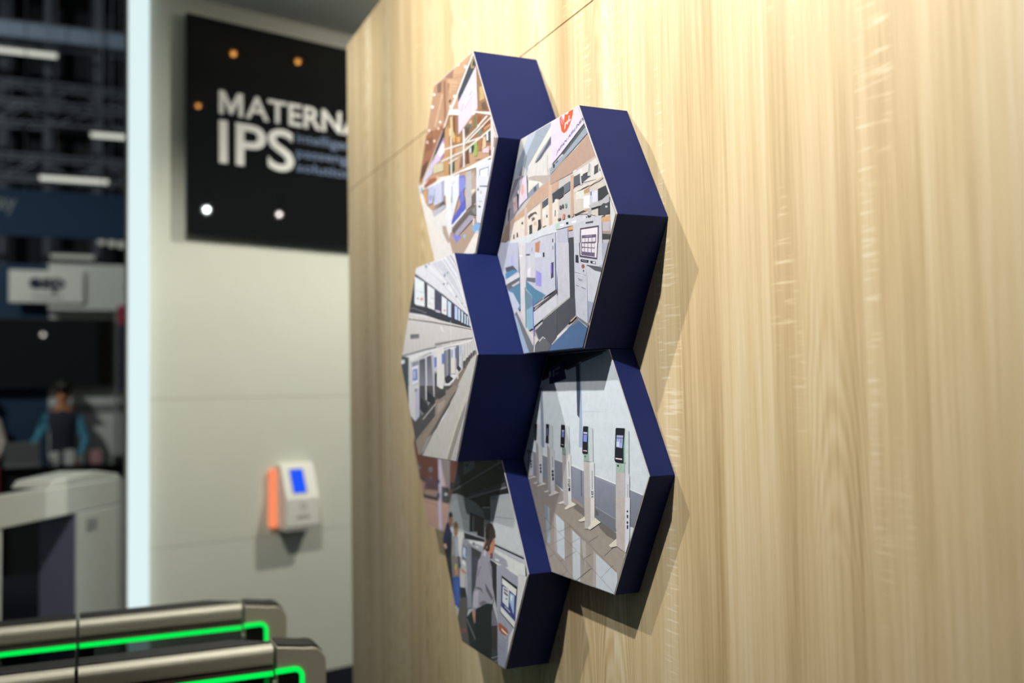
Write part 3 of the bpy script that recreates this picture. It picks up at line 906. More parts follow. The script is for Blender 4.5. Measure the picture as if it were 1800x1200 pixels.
PRINTS[3] = """
228,228,230|-1237,2143 -2475,0 -1238,-2143 1237,-2143 2475,0 1238,2143
208,209,218|682,1795 1386,1369 1864,1025 1475,1633 860,2099 -76,2119
196,198,208|-96,2109 899,1582 939,1587 -55,2115
196,198,208|899,1582 1986,846 1957,897 939,1587
240,240,241|-371,2074 650,1635 701,1644 -322,2085
240,240,241|650,1635 1978,822 1998,826 1978,860 701,1644
200,202,212|-634,2066 412,1651 437,1656 -610,2072
200,202,212|412,1651 1846,876 1869,880 437,1656
240,240,241|460,2143 1297,1609 1339,1611 509,2143
240,240,241|1297,1609 1906,986 1842,1096 1339,1611
186,188,197|825,2143 1453,1715 1485,1715 1472,1737 879,2143
186,188,197|1485,1715 1453,1715 1725,1299
176,178,185|1037,2143 1236,2004 1278,2005 1083,2143
176,178,185|1236,2004 1445,1784 1377,1901 1278,2005
240,240,241|673,2143 1370,1668 1427,1671 737,2143
240,240,241|1370,1668 1862,1063 1718,1311 1427,1671
150,154,164|1007,2143 1285,1957 1304,1959 1030,2143
133,147,182|-602,2143 -611,2113 -508,2048 -428,2083 -554,2143
133,147,182|-389,2143 -389,2137 -300,2096 -272,2143
150,157,179|618,1746 728,1712 755,1758 642,1821
150,155,170|826,1778 886,1757 929,1808 827,1820
132,134,144|679,1589 650,1600 614,1604 585,1599 573,1587 584,1572 612,1561 648,1557 678,1562 689,1574
140,142,151|861,1583 847,1597 829,1599 815,1588 808,1569 813,1548 827,1534 844,1533 859,1543 865,1562
130,132,141|1390,1254 1373,1266 1351,1268 1333,1260 1326,1244 1332,1227 1349,1216 1370,1214 1388,1222 1395,1237
130,132,141|1714,1076 1697,1085 1677,1086 1659,1081 1652,1071 1658,1059 1675,1051 1696,1049 1713,1054 1720,1065
130,132,141|1909,975 1898,981 1885,982 1873,978 1869,971 1873,963 1884,957 1897,956 1908,960 1913,967
62,64,73|-1802,1165 -667,1019 388,822 1808,593 2181,508 2005,815 662,1332 -543,1763 -1300,2034
122,124,138|-1316,2007 -518,1719 -479,1731 -1303,2030
122,124,138|-518,1719 845,1233 881,1245 -479,1731
122,124,138|845,1233 2021,787 2003,818 881,1245
149,149,148|-755,1068 -523,1065 -530,1077 -762,1081
139,139,138|-1758,1242 -1431,1229 -1420,1244 -1749,1257
139,139,138|-1431,1229 -766,1091 -749,1103 -1420,1244
236,242,242|-1345,1957 -1381,1349 -1284,1305 -650,1204 -673,1768 -1339,1967
236,238,237|-476,1176 11,1068 22,1525 -454,1687
82,82,105|56,1079 404,988 463,1365 52,1508
199,195,213|75,1030 361,978 397,1018 56,1082
234,238,238|462,968 775,898 806,1233 487,1342
207,221,235|839,873 1043,830 1064,1137 854,1209
75,72,95|1067,828 1212,789 1240,1069 1080,1122
193,211,238|1255,786 1413,753 1424,1012 1267,1066
199,215,237|1451,744 1572,715 1582,946 1462,995
205,219,235|1635,684 1736,670 1753,882 1646,925
205,219,235|1803,651 1887,632 1896,821 1812,851
205,219,235|1942,615 2014,603 2022,772 1943,800
205,219,235|2065,710 2065,593 2143,575
232,162,153|-935,1367 -765,1359 -762,1425 -956,1428
237,201,192|-1253,1632 -1070,1605 -1065,1617 -1248,1643
219,142,133|606,1005 701,983 714,1016 599,1039
150,155,161|-1220,1434 -1067,1408 -1065,1438 -1229,1469
151,169,196|-1001,1568 -719,1524 -712,1536 -994,1579
150,155,168|-343,1250 -209,1224 -197,1234 -331,1260
231,190,154|-163,1205 -53,1188 -46,1199 -155,1216
151,160,187|-202,1352 -25,1320 -18,1330 -194,1361
215,213,206|-1881,1030 2211,458 2172,525 388,814 -1821,1133
68,72,73|-1884,1024 -679,878 -667,898 -1871,1045
68,72,73|-679,878 1034,657 1046,675 -667,898
68,72,73|1034,657 2195,484 2183,505 1046,675
215,213,207,207,205,199|-2393,142,0.99 -1873,152,0.96 -23,267,0.73 1021,245,0.69 2396,137,0.75 2186,500,0.28 1039,657,0.17 -445,840,0.07 -1888,1007,0 -1894,1007,0
225,222,213|-1882,1028 -448,867 -440,885 -1871,1046
225,222,213|-448,867 1036,685 1046,701 -440,885
225,222,213|1036,685 2174,522 2164,539 1046,701
72,77,77|-1891,1011 -449,843 -440,862 -1880,1030
72,77,77|-449,843 1035,662 1045,679 -440,862
72,77,77|1035,662 2186,500 2175,520 1045,679
96,99,103|-1720,534 -1076,523 -1072,613 -1715,643
170,172,175|-1661,558 -1120,552 -1124,561 -1665,567
170,172,175|-1651,596 -1120,583 -1122,590 -1653,602
237,236,230|504,573 620,552 433,683 332,690
233,233,230|1012,767 1010,246 1033,245 1036,765
150,151,142|-1,285 195,290 1025,319 2251,322 2278,342 2273,349 986,351 2,349
110,111,104|198,301 947,309 942,320 193,313
110,111,104|1068,321 2164,335 2160,346 1062,332
190,195,199|1834,479 1836,359 1847,358 1845,479
190,195,199|1609,480 1612,358 1623,357 1621,479
190,195,199|2018,468 2020,362 2031,361 2028,467
233,233,230|-1854,10 -1086,49 17,183 940,225 1528,238 2317,273 2298,307 982,257 149,240 -246,230 -1925,146
68,79,85|-2475,0 -1943,-921 -1908,-921 -1865,104 -2384,157
227,227,222|-2475,0 -2452,-40 -2180,-19 -2177,64 -2438,65
79,102,102|-2387,153 -2386,152 -694,231 -707,249 -2376,172
79,102,102|-694,231 111,245 102,263 -707,249
213,212,210|-1893,-921 -1089,-918 -1076,55 -1879,15
176,181,178|-1172,64 -240,161 -258,175 -1191,78
150,150,164|-1618,-133 -1130,-83 -1126,11 -1638,-24
227,233,239|-1585,-552 -1191,-496 -1198,-101 -1617,-130
118,137,195|-1576,-452 -1217,-434 -1230,-169 -1570,-193
191,204,229|-1495,-404 -1372,-398 -1378,-214 -1512,-226
60,62,71|-1580,-565 -1181,-505 -1192,-498 -1591,-558
149,113,104|-1401,-735 -1254,-724 -1274,-629 -1416,-646
88,90,98,152,152,162|-1104,-918,1 -626,-916,1 -607,52,0 -1088,19,0.05
226,226,229|-640,-916 -557,-916 -557,51 -649,51
93,95,103,165,164,175|-557,-697,0.9 -43,-787,1 -243,97,0 -565,67,0.05
192,192,201|-108,-772 -43,-801 -23,74 -251,109
224,224,222|-55,51 150,64 147,194 -249,168
204,208,220|-56,-279 145,-255 150,64 -77,51
106,126,192|-34,-190 106,-165 115,40 -42,28
60,73,73|-19,-642 76,-658 135,-284 -26,-309
229,227,219|112,-615 542,-656 593,-436 580,220 119,239
108,131,198|444,-135 586,-139 596,103 433,93
215,221,233|445,-139 592,-129 581,-115 434,-125
132,134,143|607,-408 780,-397 785,180 611,156
110,110,117|794,-356 962,-387 987,184 797,179
188,188,197|780,180 768,-394 800,-395 813,178
226,224,216|996,-332 1260,-352 1265,213 1012,211
153,171,216|1031,-1 1117,-18 1145,163 1033,154
102,129,203|1255,-9 1332,-26 1341,184 1248,186
96,96,105|1317,-203 1455,-207 1475,232 1336,234
150,150,157|1390,234 1375,-202 1398,-203 1413,233
206,206,206|1511,-168 1666,-240 1701,218 1482,216
171,189,216|1537,10 1594,8 1634,216 1527,214
212,211,206|1702,-107 1777,-109 2421,94 2306,293 1698,216
150,151,150|1825,232 1805,-54 1827,-55 1847,231
150,151,150|1966,252 1955,-7 1976,-7 1988,251
150,151,150|2114,271 2103,27 2121,26 2132,270
150,151,150|2222,285 2220,62 2237,61 2240,284
203,202,194,197,196,187|2475,0,0.1 2427,84,0.03 2143,-80,0.19 1377,-597,0.69 930,-939,1 1936,-934,1
138,126,114|2423,90 2329,83 1581,-303 571,-757 -118,-915 971,-911 1377,-597 2143,-80 2464,19
87,84,82|1714,-255 1852,-245 1859,-88 1713,-107
87,84,82|1884,-193 1965,-182 2001,-27 1890,-47
84,80,80|2015,-131 2095,-120 2101,17 2021,1
84,80,80|2130,-69 2202,-58 2221,56 2131,36
84,80,80|2253,-18 2325,-2 2365,94 2257,73
62,63,69|656,-522 827,-524 1119,-432 834,-365 606,-422
58,60,65|1466,-302 1591,-238 1441,-177 1308,-230
209,208,206|774,-629 1120,-494 1097,-487 749,-621
224,215,197|1363,-461 1441,-448 1436,-292 1343,-310
81,77,74|-50,-859 660,-788 542,-658 60,-626
197,196,187|550,-1249 -1194,-2143 1237,-2143 2127,-604 1434,-596
83,81,80|-1417,-1832 10,-1189 13,-912 1104,-592 -2154,-556
150,137,125|-44,-1234 -1417,-1832 -1238,-2143 -1163,-2143 121,-1417 1461,-596 1104,-592 5,-905
174,160,147|130,-1213 560,-1009 649,-868 140,-984
103,98,92|975,-829 80,-1361 -556,-1729 -1180,-2143 -932,-2143 217,-1358 1222,-774 1382,-650
159,156,148|-1132,-2140 -798,-2033 -237,-1627 -556,-1726
207,205,186|1675,-896 1192,-1445 552,-2143 684,-2143 1350,-1386 1747,-960 1995,-668
151,149,140|1342,-1386 688,-2143 911,-2143 1578,-1380 1735,-1216 1897,-893
185,184,179|2015,-797 1934,-895 1654,-1378 950,-2143 1237,-2143
214,214,214|-1880,-1031 -1744,-1265 -1414,-1389 -1109,-1267 -1079,-568 -1903,-559
192,192,206|-1414,-1389 -1109,-1267 -1082,-629 -1416,-626
128,110,110|-1400,-718 -1286,-688 -1284,-627 -1406,-641
56,57,62|-1088,-1101 -809,-1202 -521,-1124 -494,-1032 -1074,-792
130,130,135|-1091,-1173 -905,-1245 -809,-1199 -1087,-1098
50,52,57|-566,-903 -389,-1005 -68,-959 -41,-840 -556,-675
150,150,155|-480,-1017 -342,-958 -566,-907
202,202,206|-657,-888 -570,-903 -570,-574 -676,-572
190,190,199|-114,-811 -44,-826 -38,-580 -148,-578
216,214,212|-853,-1339 36,-977 2,-969 -889,-1330
233,230,222|325,-641 501,-659 545,-586 92,-581
149,146,142|690,-672 686,-770 743,-770 747,-672
75,72,70|230,-883 694,-770 576,-643 -24,-753
149,140,131|-1412,-1842 -1401,-1844 -447,-1475 -461,-1471 -1413,-1840
"""
PRINTS[4] = """
214,223,226|-1237,2143 -2475,0 -1238,-2143 1237,-2143 2475,0 1238,2143
38,36,40|-1237,2143 -1516,1662 -1477,1669 -1199,1715 -406,1848 -13,1934 195,1975 1023,2111 1212,2143
62,62,66|-1406,1851 41,2119 21,2140 -1389,1881
84,88,108|194,1943 1034,2087 1024,2131 179,1992
70,74,90|-407,1818 -8,1889 -13,1934 -406,1854
60,64,78|-1517,1659 -1518,1629 -1200,1693 -1198,1732 -1508,1674
40,42,82|-1167,1561 -1051,1576 -425,1667 -573,2008 -1074,1903 -1193,1838
132,136,160|-1046,1560 -439,1654 -448,1667 -1056,1573
170,174,190|-1099,1799 -1121,1824 -1150,1825 -1174,1801 -1185,1761 -1178,1721 -1156,1695 -1127,1695 -1103,1719 -1092,1759
170,172,190|-1000,1842 -1006,1711 -960,1710 -954,1840
130,134,156|-902,1827 -664,1880 -692,1904 -931,1852
120,124,146|-878,1749 -746,1776 -769,1797 -901,1770
24,24,30|-1073,2124 -1077,1886 -1057,1886 -1054,2123
24,24,30|-585,2105 -583,1997 -564,1996 -567,2104
72,80,98|-13,1550 -6,968 84,908 141,1388 133,1949 -20,1934
166,182,204|141,1388 77,908 28,363 188,371 188,1960 126,1949
140,152,168|-1634,1457 -1605,1048 -1600,286 -1452,293 -1500,1499 -1609,1500
198,208,214|219,1035 988,1045 989,1051 220,1041
142,148,158,122,126,134|-2340,234,0 -2029,-309,0.42 -1002,-402,0.55 -282,-602,0.75 584,-814,1 615,-147,0.44 224,-65,0.35 -647,42,0.22 -1344,116,0.13 -2337,238,0
232,238,240|-2341,232 -2347,222 -1350,108 -1337,123 -2335,238
232,238,240|-1350,108 -653,35 -640,50 -1337,123
232,238,240|-653,35 251,-78 263,-64 -640,50
116,120,128|-1007,-373 -284,-525 -272,-516 -994,-363
116,120,128|-284,-525 228,-597 238,-588 -272,-516
84,90,98|90,-91 85,-551 116,-548 120,-88
130,136,144|-652,18 -259,-23 -251,-13 -644,27
148,153,166,124,128,138|-305,-874,0.69 1956,-899,0.94 2285,-328,0.45 1866,-263,0.36 1406,-214,0.28 623,-114,0.14 214,-62,0.08 -265,2,0
232,238,240|-273,-3 223,-72 239,-55 -256,14
236,241,243|605,-124 1399,-223 1413,-205 621,-105
232,238,240|1844,-271 2284,-331 2295,-312 1859,-252
168,173,182|634,-160 1372,-253 1378,-245 640,-152
88,94,102|97,-70 89,-547 119,-544 128,-67
120,124,130|598,-993 1367,-1050 1377,-827 612,-683
168,172,178|606,-689 1371,-835 1383,-825 619,-678
96,100,106|637,-835 739,-842 743,-762 642,-734
150,142,134,160,152,142|-1711,-1323,1 243,-1086,1 128,-690,0.59 -282,-602,0.47 -673,-523,0.36 -1002,-402,0.22 -1424,-342,0.13 -2028,-292,0.05 -2312,-282,0.02
156,146,134,182,173,160|-1238,-2143,0.61 1237,-2143,0.79 1775,-1213,0.39 1365,-1108,0.31 1057,-1006,0.25 618,-892,0.18 95,-765,0.1 -227,-692,0.05 -2023,-783,0.02
122,116,110|-232,-799 215,-916 613,-1002 619,-878 221,-781 -95,-694
120,114,108|762,-1042 1021,-1152 1360,-1206 1367,-1066 1057,-992 649,-889
204,214,217|-973,-1741 -643,-1851 -640,-1108 -1002,-993
204,213,216|-324,-2143 -23,-2143 15,-1321 -304,-1221
176,186,192|-1477,-856 -1429,-1599 -1275,-1597 -1269,-910 -1359,-881
150,160,170|-1508,-1126 -1362,-1173 -1360,-884 -1495,-850
188,178,170|135,-1699 216,-1864 239,-1373 183,-1351
176,166,156|-375,-1471 -310,-1493 -297,-1220 -362,-1179
182,174,168|-1077,-1693 -990,-1744 -1002,-993 -1080,-982
118,108,100|-1533,-1582 -285,-2143 -268,-2143 -1524,-1578
118,108,100|-1512,-1120 -887,-1336 -879,-1332 -1503,-1115
118,108,100|-887,-1336 163,-1699 171,-1695 -879,-1332
118,108,100|163,-1699 439,-1808 446,-1804 171,-1695
124,114,106|-665,-1060 446,-1390 453,-1386 -658,-1056
124,114,106|-1345,-1663 -641,-1414 -646,-1410 -1350,-1660
118,108,100|-835,-1892 -163,-1602 -170,-1598 -843,-1888
124,114,106|-1374,-1898 -1086,-1782 -1091,-1778 -1379,-1894
118,108,100|-182,-2143 398,-1834 392,-1831 -193,-2143
124,114,106|-899,-1338 -358,-1150 -363,-1147 -903,-1334
124,114,106|-1633,-1437 -1054,-1250 -1059,-1247 -1637,-1434
124,114,106|-1736,-1194 -1442,-1117 -1446,-1113 -1739,-1190
124,114,106|-414,-1497 27,-1321 23,-1318 -419,-1494
124,114,106|121,-1709 457,-1557 452,-1554 116,-1706
124,114,106|-771,-2143 -567,-2041 -573,-2038 -783,-2143
208,216,219|589,-2143 1237,-2143 1368,-1918 1367,-1759 613,-1527
190,181,174|115,-1704 219,-1644 232,-1370 61,-1348
186,178,172|468,-2143 472,-2143 584,-2143 613,-1527 529,-1493
118,108,100|-145,-2143 425,-1828 419,-1826 -155,-2143
118,108,100|776,-1944 1224,-1647 1218,-1645 770,-1942
124,114,106|347,-1362 742,-1187 737,-1184 342,-1359
124,114,106|919,-1530 1259,-1331 1253,-1328 913,-1527
122,112,104|-518,-1115 588,-1474 594,-1470 -511,-1111
122,112,104|588,-1474 1360,-1737 1366,-1733 594,-1470
118,108,100|-14,-1662 775,-1947 782,-1943 -7,-1658
118,108,100|775,-1947 1249,-2123 1252,-2118 782,-1943
188,191,191|-2241,-353 -1996,-307 -1999,171 -2227,138
168,168,164|-2275,-336 -2207,-344 -2199,104 -2255,83
222,218,208|-2243,-401 -1848,-331 -1980,-320 -2254,-382
42,46,52|-1925,419 -1822,418 -1770,756 -1885,759
202,210,210|-1782,315 -1620,322 -1629,743 -1770,748
162,160,157|-1841,-439 -1707,-445 -1729,317 -1856,409
206,209,209|-1716,-453 -1554,-422 -1548,320 -1733,312
222,218,208|-1954,-479 -1822,-458 -1828,-427 -2024,-471
224,220,208|-1792,-518 -1381,-432 -1546,-418 -1849,-516
42,44,52|-1394,385 -1261,381 -1212,765 -1353,767
92,98,124|-1352,532 -1266,529 -1247,679 -1333,680
196,206,206|-1228,263 -1059,263 -1059,754 -1213,757
167,164,161|-1316,-567 -1178,-593 -1197,256 -1324,369
209,211,211|-1183,-605 -1005,-556 -998,269 -1201,256
224,219,208|-1436,-606 -1294,-580 -1304,-552 -1530,-602
226,220,208|-1224,-663 -815,-561 -1004,-536 -1309,-659
40,42,50|-729,339 -557,329 -508,765 -679,772
124,134,196|-661,532 -566,528 -549,665 -643,670
190,200,225|-648,644 -553,640 -549,665 -643,670
225,215,220|-677,380 -579,375 -574,383 -673,389
206,213,211|-509,200 -336,201 -339,753 -508,757
142,164,152|-658,200 -498,201 -502,332 -652,324
24,30,30|-598,297 -607,301 -619,301 -628,295 -632,287 -629,280 -620,276 -608,276 -599,281 -595,289
182,177,173|-648,-771 -428,-785 -491,193 -658,192
217,217,213|-432,-785 -298,-719 -294,207 -494,196
228,221,208|-795,-777 -614,-741 -641,-698 -895,-771
230,223,208|-543,-858 -106,-721 -314,-682 -615,-850
50,54,84|-2117,-42 -2050,-38 -2057,-3 -2124,-7
50,54,84|-2120,-101 -2053,-93 -2051,-61 -2127,-69
50,54,84|-2114,-164 -2056,-156 -2053,-110 -2121,-122
46,50,82|-1683,-101 -1603,-92 -1609,-54 -1690,-59
46,50,82|-1678,-166 -1602,-157 -1603,-109 -1684,-121
46,50,82|-1674,-242 -1601,-230 -1602,-171 -1679,-183
44,48,80|-1129,-193 -1045,-184 -1050,-137 -1135,-143
44,48,80|-1125,-267 -1041,-257 -1046,-200 -1130,-213
44,48,80|-1114,-350 -1037,-337 -1041,-271 -1118,-283
150,156,170|-1107,129 -1094,-90 -1063,-87 -1076,131
44,48,80|-425,-322 -339,-315 -344,-261 -429,-264
44,48,80|-422,-413 -336,-403 -340,-332 -426,-345
44,48,80|-419,-497 -340,-484 -337,-416 -423,-433
217,217,213|-406,-308 -363,-304 -366,-272 -408,-275
217,217,213|-389,-391 -353,-385 -355,-343 -390,-349
150,156,170|-401,70 -386,-222 -354,-219 -369,73
40,42,50|232,753 179,272 195,257 362,253 389,264 445,753 419,768 260,767
196,202,226|246,625 390,625 398,657 254,659
132,152,224|233,484 366,477 389,611 245,609
236,214,220|221,306 371,304 372,320 222,322
202,210,210|429,122 592,116 602,745 449,756
150,196,174|435,737 403,265 422,266 454,737
152,182,166|230,126 442,123 435,257 239,247
24,30,30|310,220 298,225 284,224 272,218 267,207 271,197 282,191 297,192 309,199 314,210
192,187,182|222,-251 215,-1133 424,-1107 461,112 229,116
219,219,216|431,-1106 606,-900 637,122 458,111
150,156,170|536,-39 526,-382 559,-379 568,-37
44,48,80|505,-480 577,-473 580,-411 502,-415
44,48,80|501,-567 580,-557 576,-495 504,-508
44,48,80|503,-676 575,-662 579,-572 494,-593
219,219,216|526,-460 559,-457 560,-430 521,-432
219,219,216|535,-546 561,-540 563,-509 530,-515
219,219,216|524,-640 557,-633 558,-602 525,-612
40,42,50|1440,757 1378,194 1401,178 1658,161 1687,172 1766,758 1738,771 1476,770
176,180,220|1465,602 1687,603 1698,644 1476,644
166,178,224|1448,436 1658,424 1687,591 1465,591
214,222,244|1467,447 1555,444 1559,533 1470,529
110,116,160|1602,520 1622,513 1637,580 1614,579
238,216,222|1415,225 1640,222 1641,244 1416,247
208,214,214|1745,190 1853,-64 1890,738 1767,763
144,190,168|1692,163 1751,187 1766,758 1700,451
166,192,176|1413,3 1728,3 1733,166 1420,152
24,30,30|1522,126 1508,133 1490,132 1475,123 1468,111 1474,99 1488,92 1506,94 1521,102 1527,115
190,185,182,200,195,190|1366,-991,0 1697,-950,1 1728,5,0.96 1413,3,0
217,220,222|1697,-950 1820,-935 1877,-34 1741,172
160,166,178|1802,-184 1784,-447 1806,-445 1824,-183
192,184,174|225,-983 448,-1013 470,-535 232,-557
226,221,211|444,-1025 609,-889 627,-520 467,-535
234,227,207|51,-1021 234,-982 222,-906 -32,-1007
234,227,207|424,-1124 832,-941 625,-881 331,-1112
197,187,177|1384,-1289 1674,-1358 1719,-417 1390,-448
222,224,227|1669,-1359 1700,-1342 1821,-1132 1882,-402 1713,-418
234,226,208|1185,-1340 1390,-1288 1382,-1159 1109,-1314
232,224,208|1634,-1457 1693,-1355 1688,-1354 1618,-1449
44,48,80|1808,-630 1793,-625 1775,-627 1760,-635 1753,-647 1759,-658 1773,-663 1791,-661 1806,-653 1813,-641
44,48,80|1759,-759 1802,-758 1810,-704 1756,-704
44,48,80|1799,-816 1784,-809 1766,-811 1751,-822 1744,-837 1749,-851 1764,-858 1782,-856 1797,-845 1804,-830
44,48,80|1750,-949 1793,-936 1802,-874 1748,-880
"""
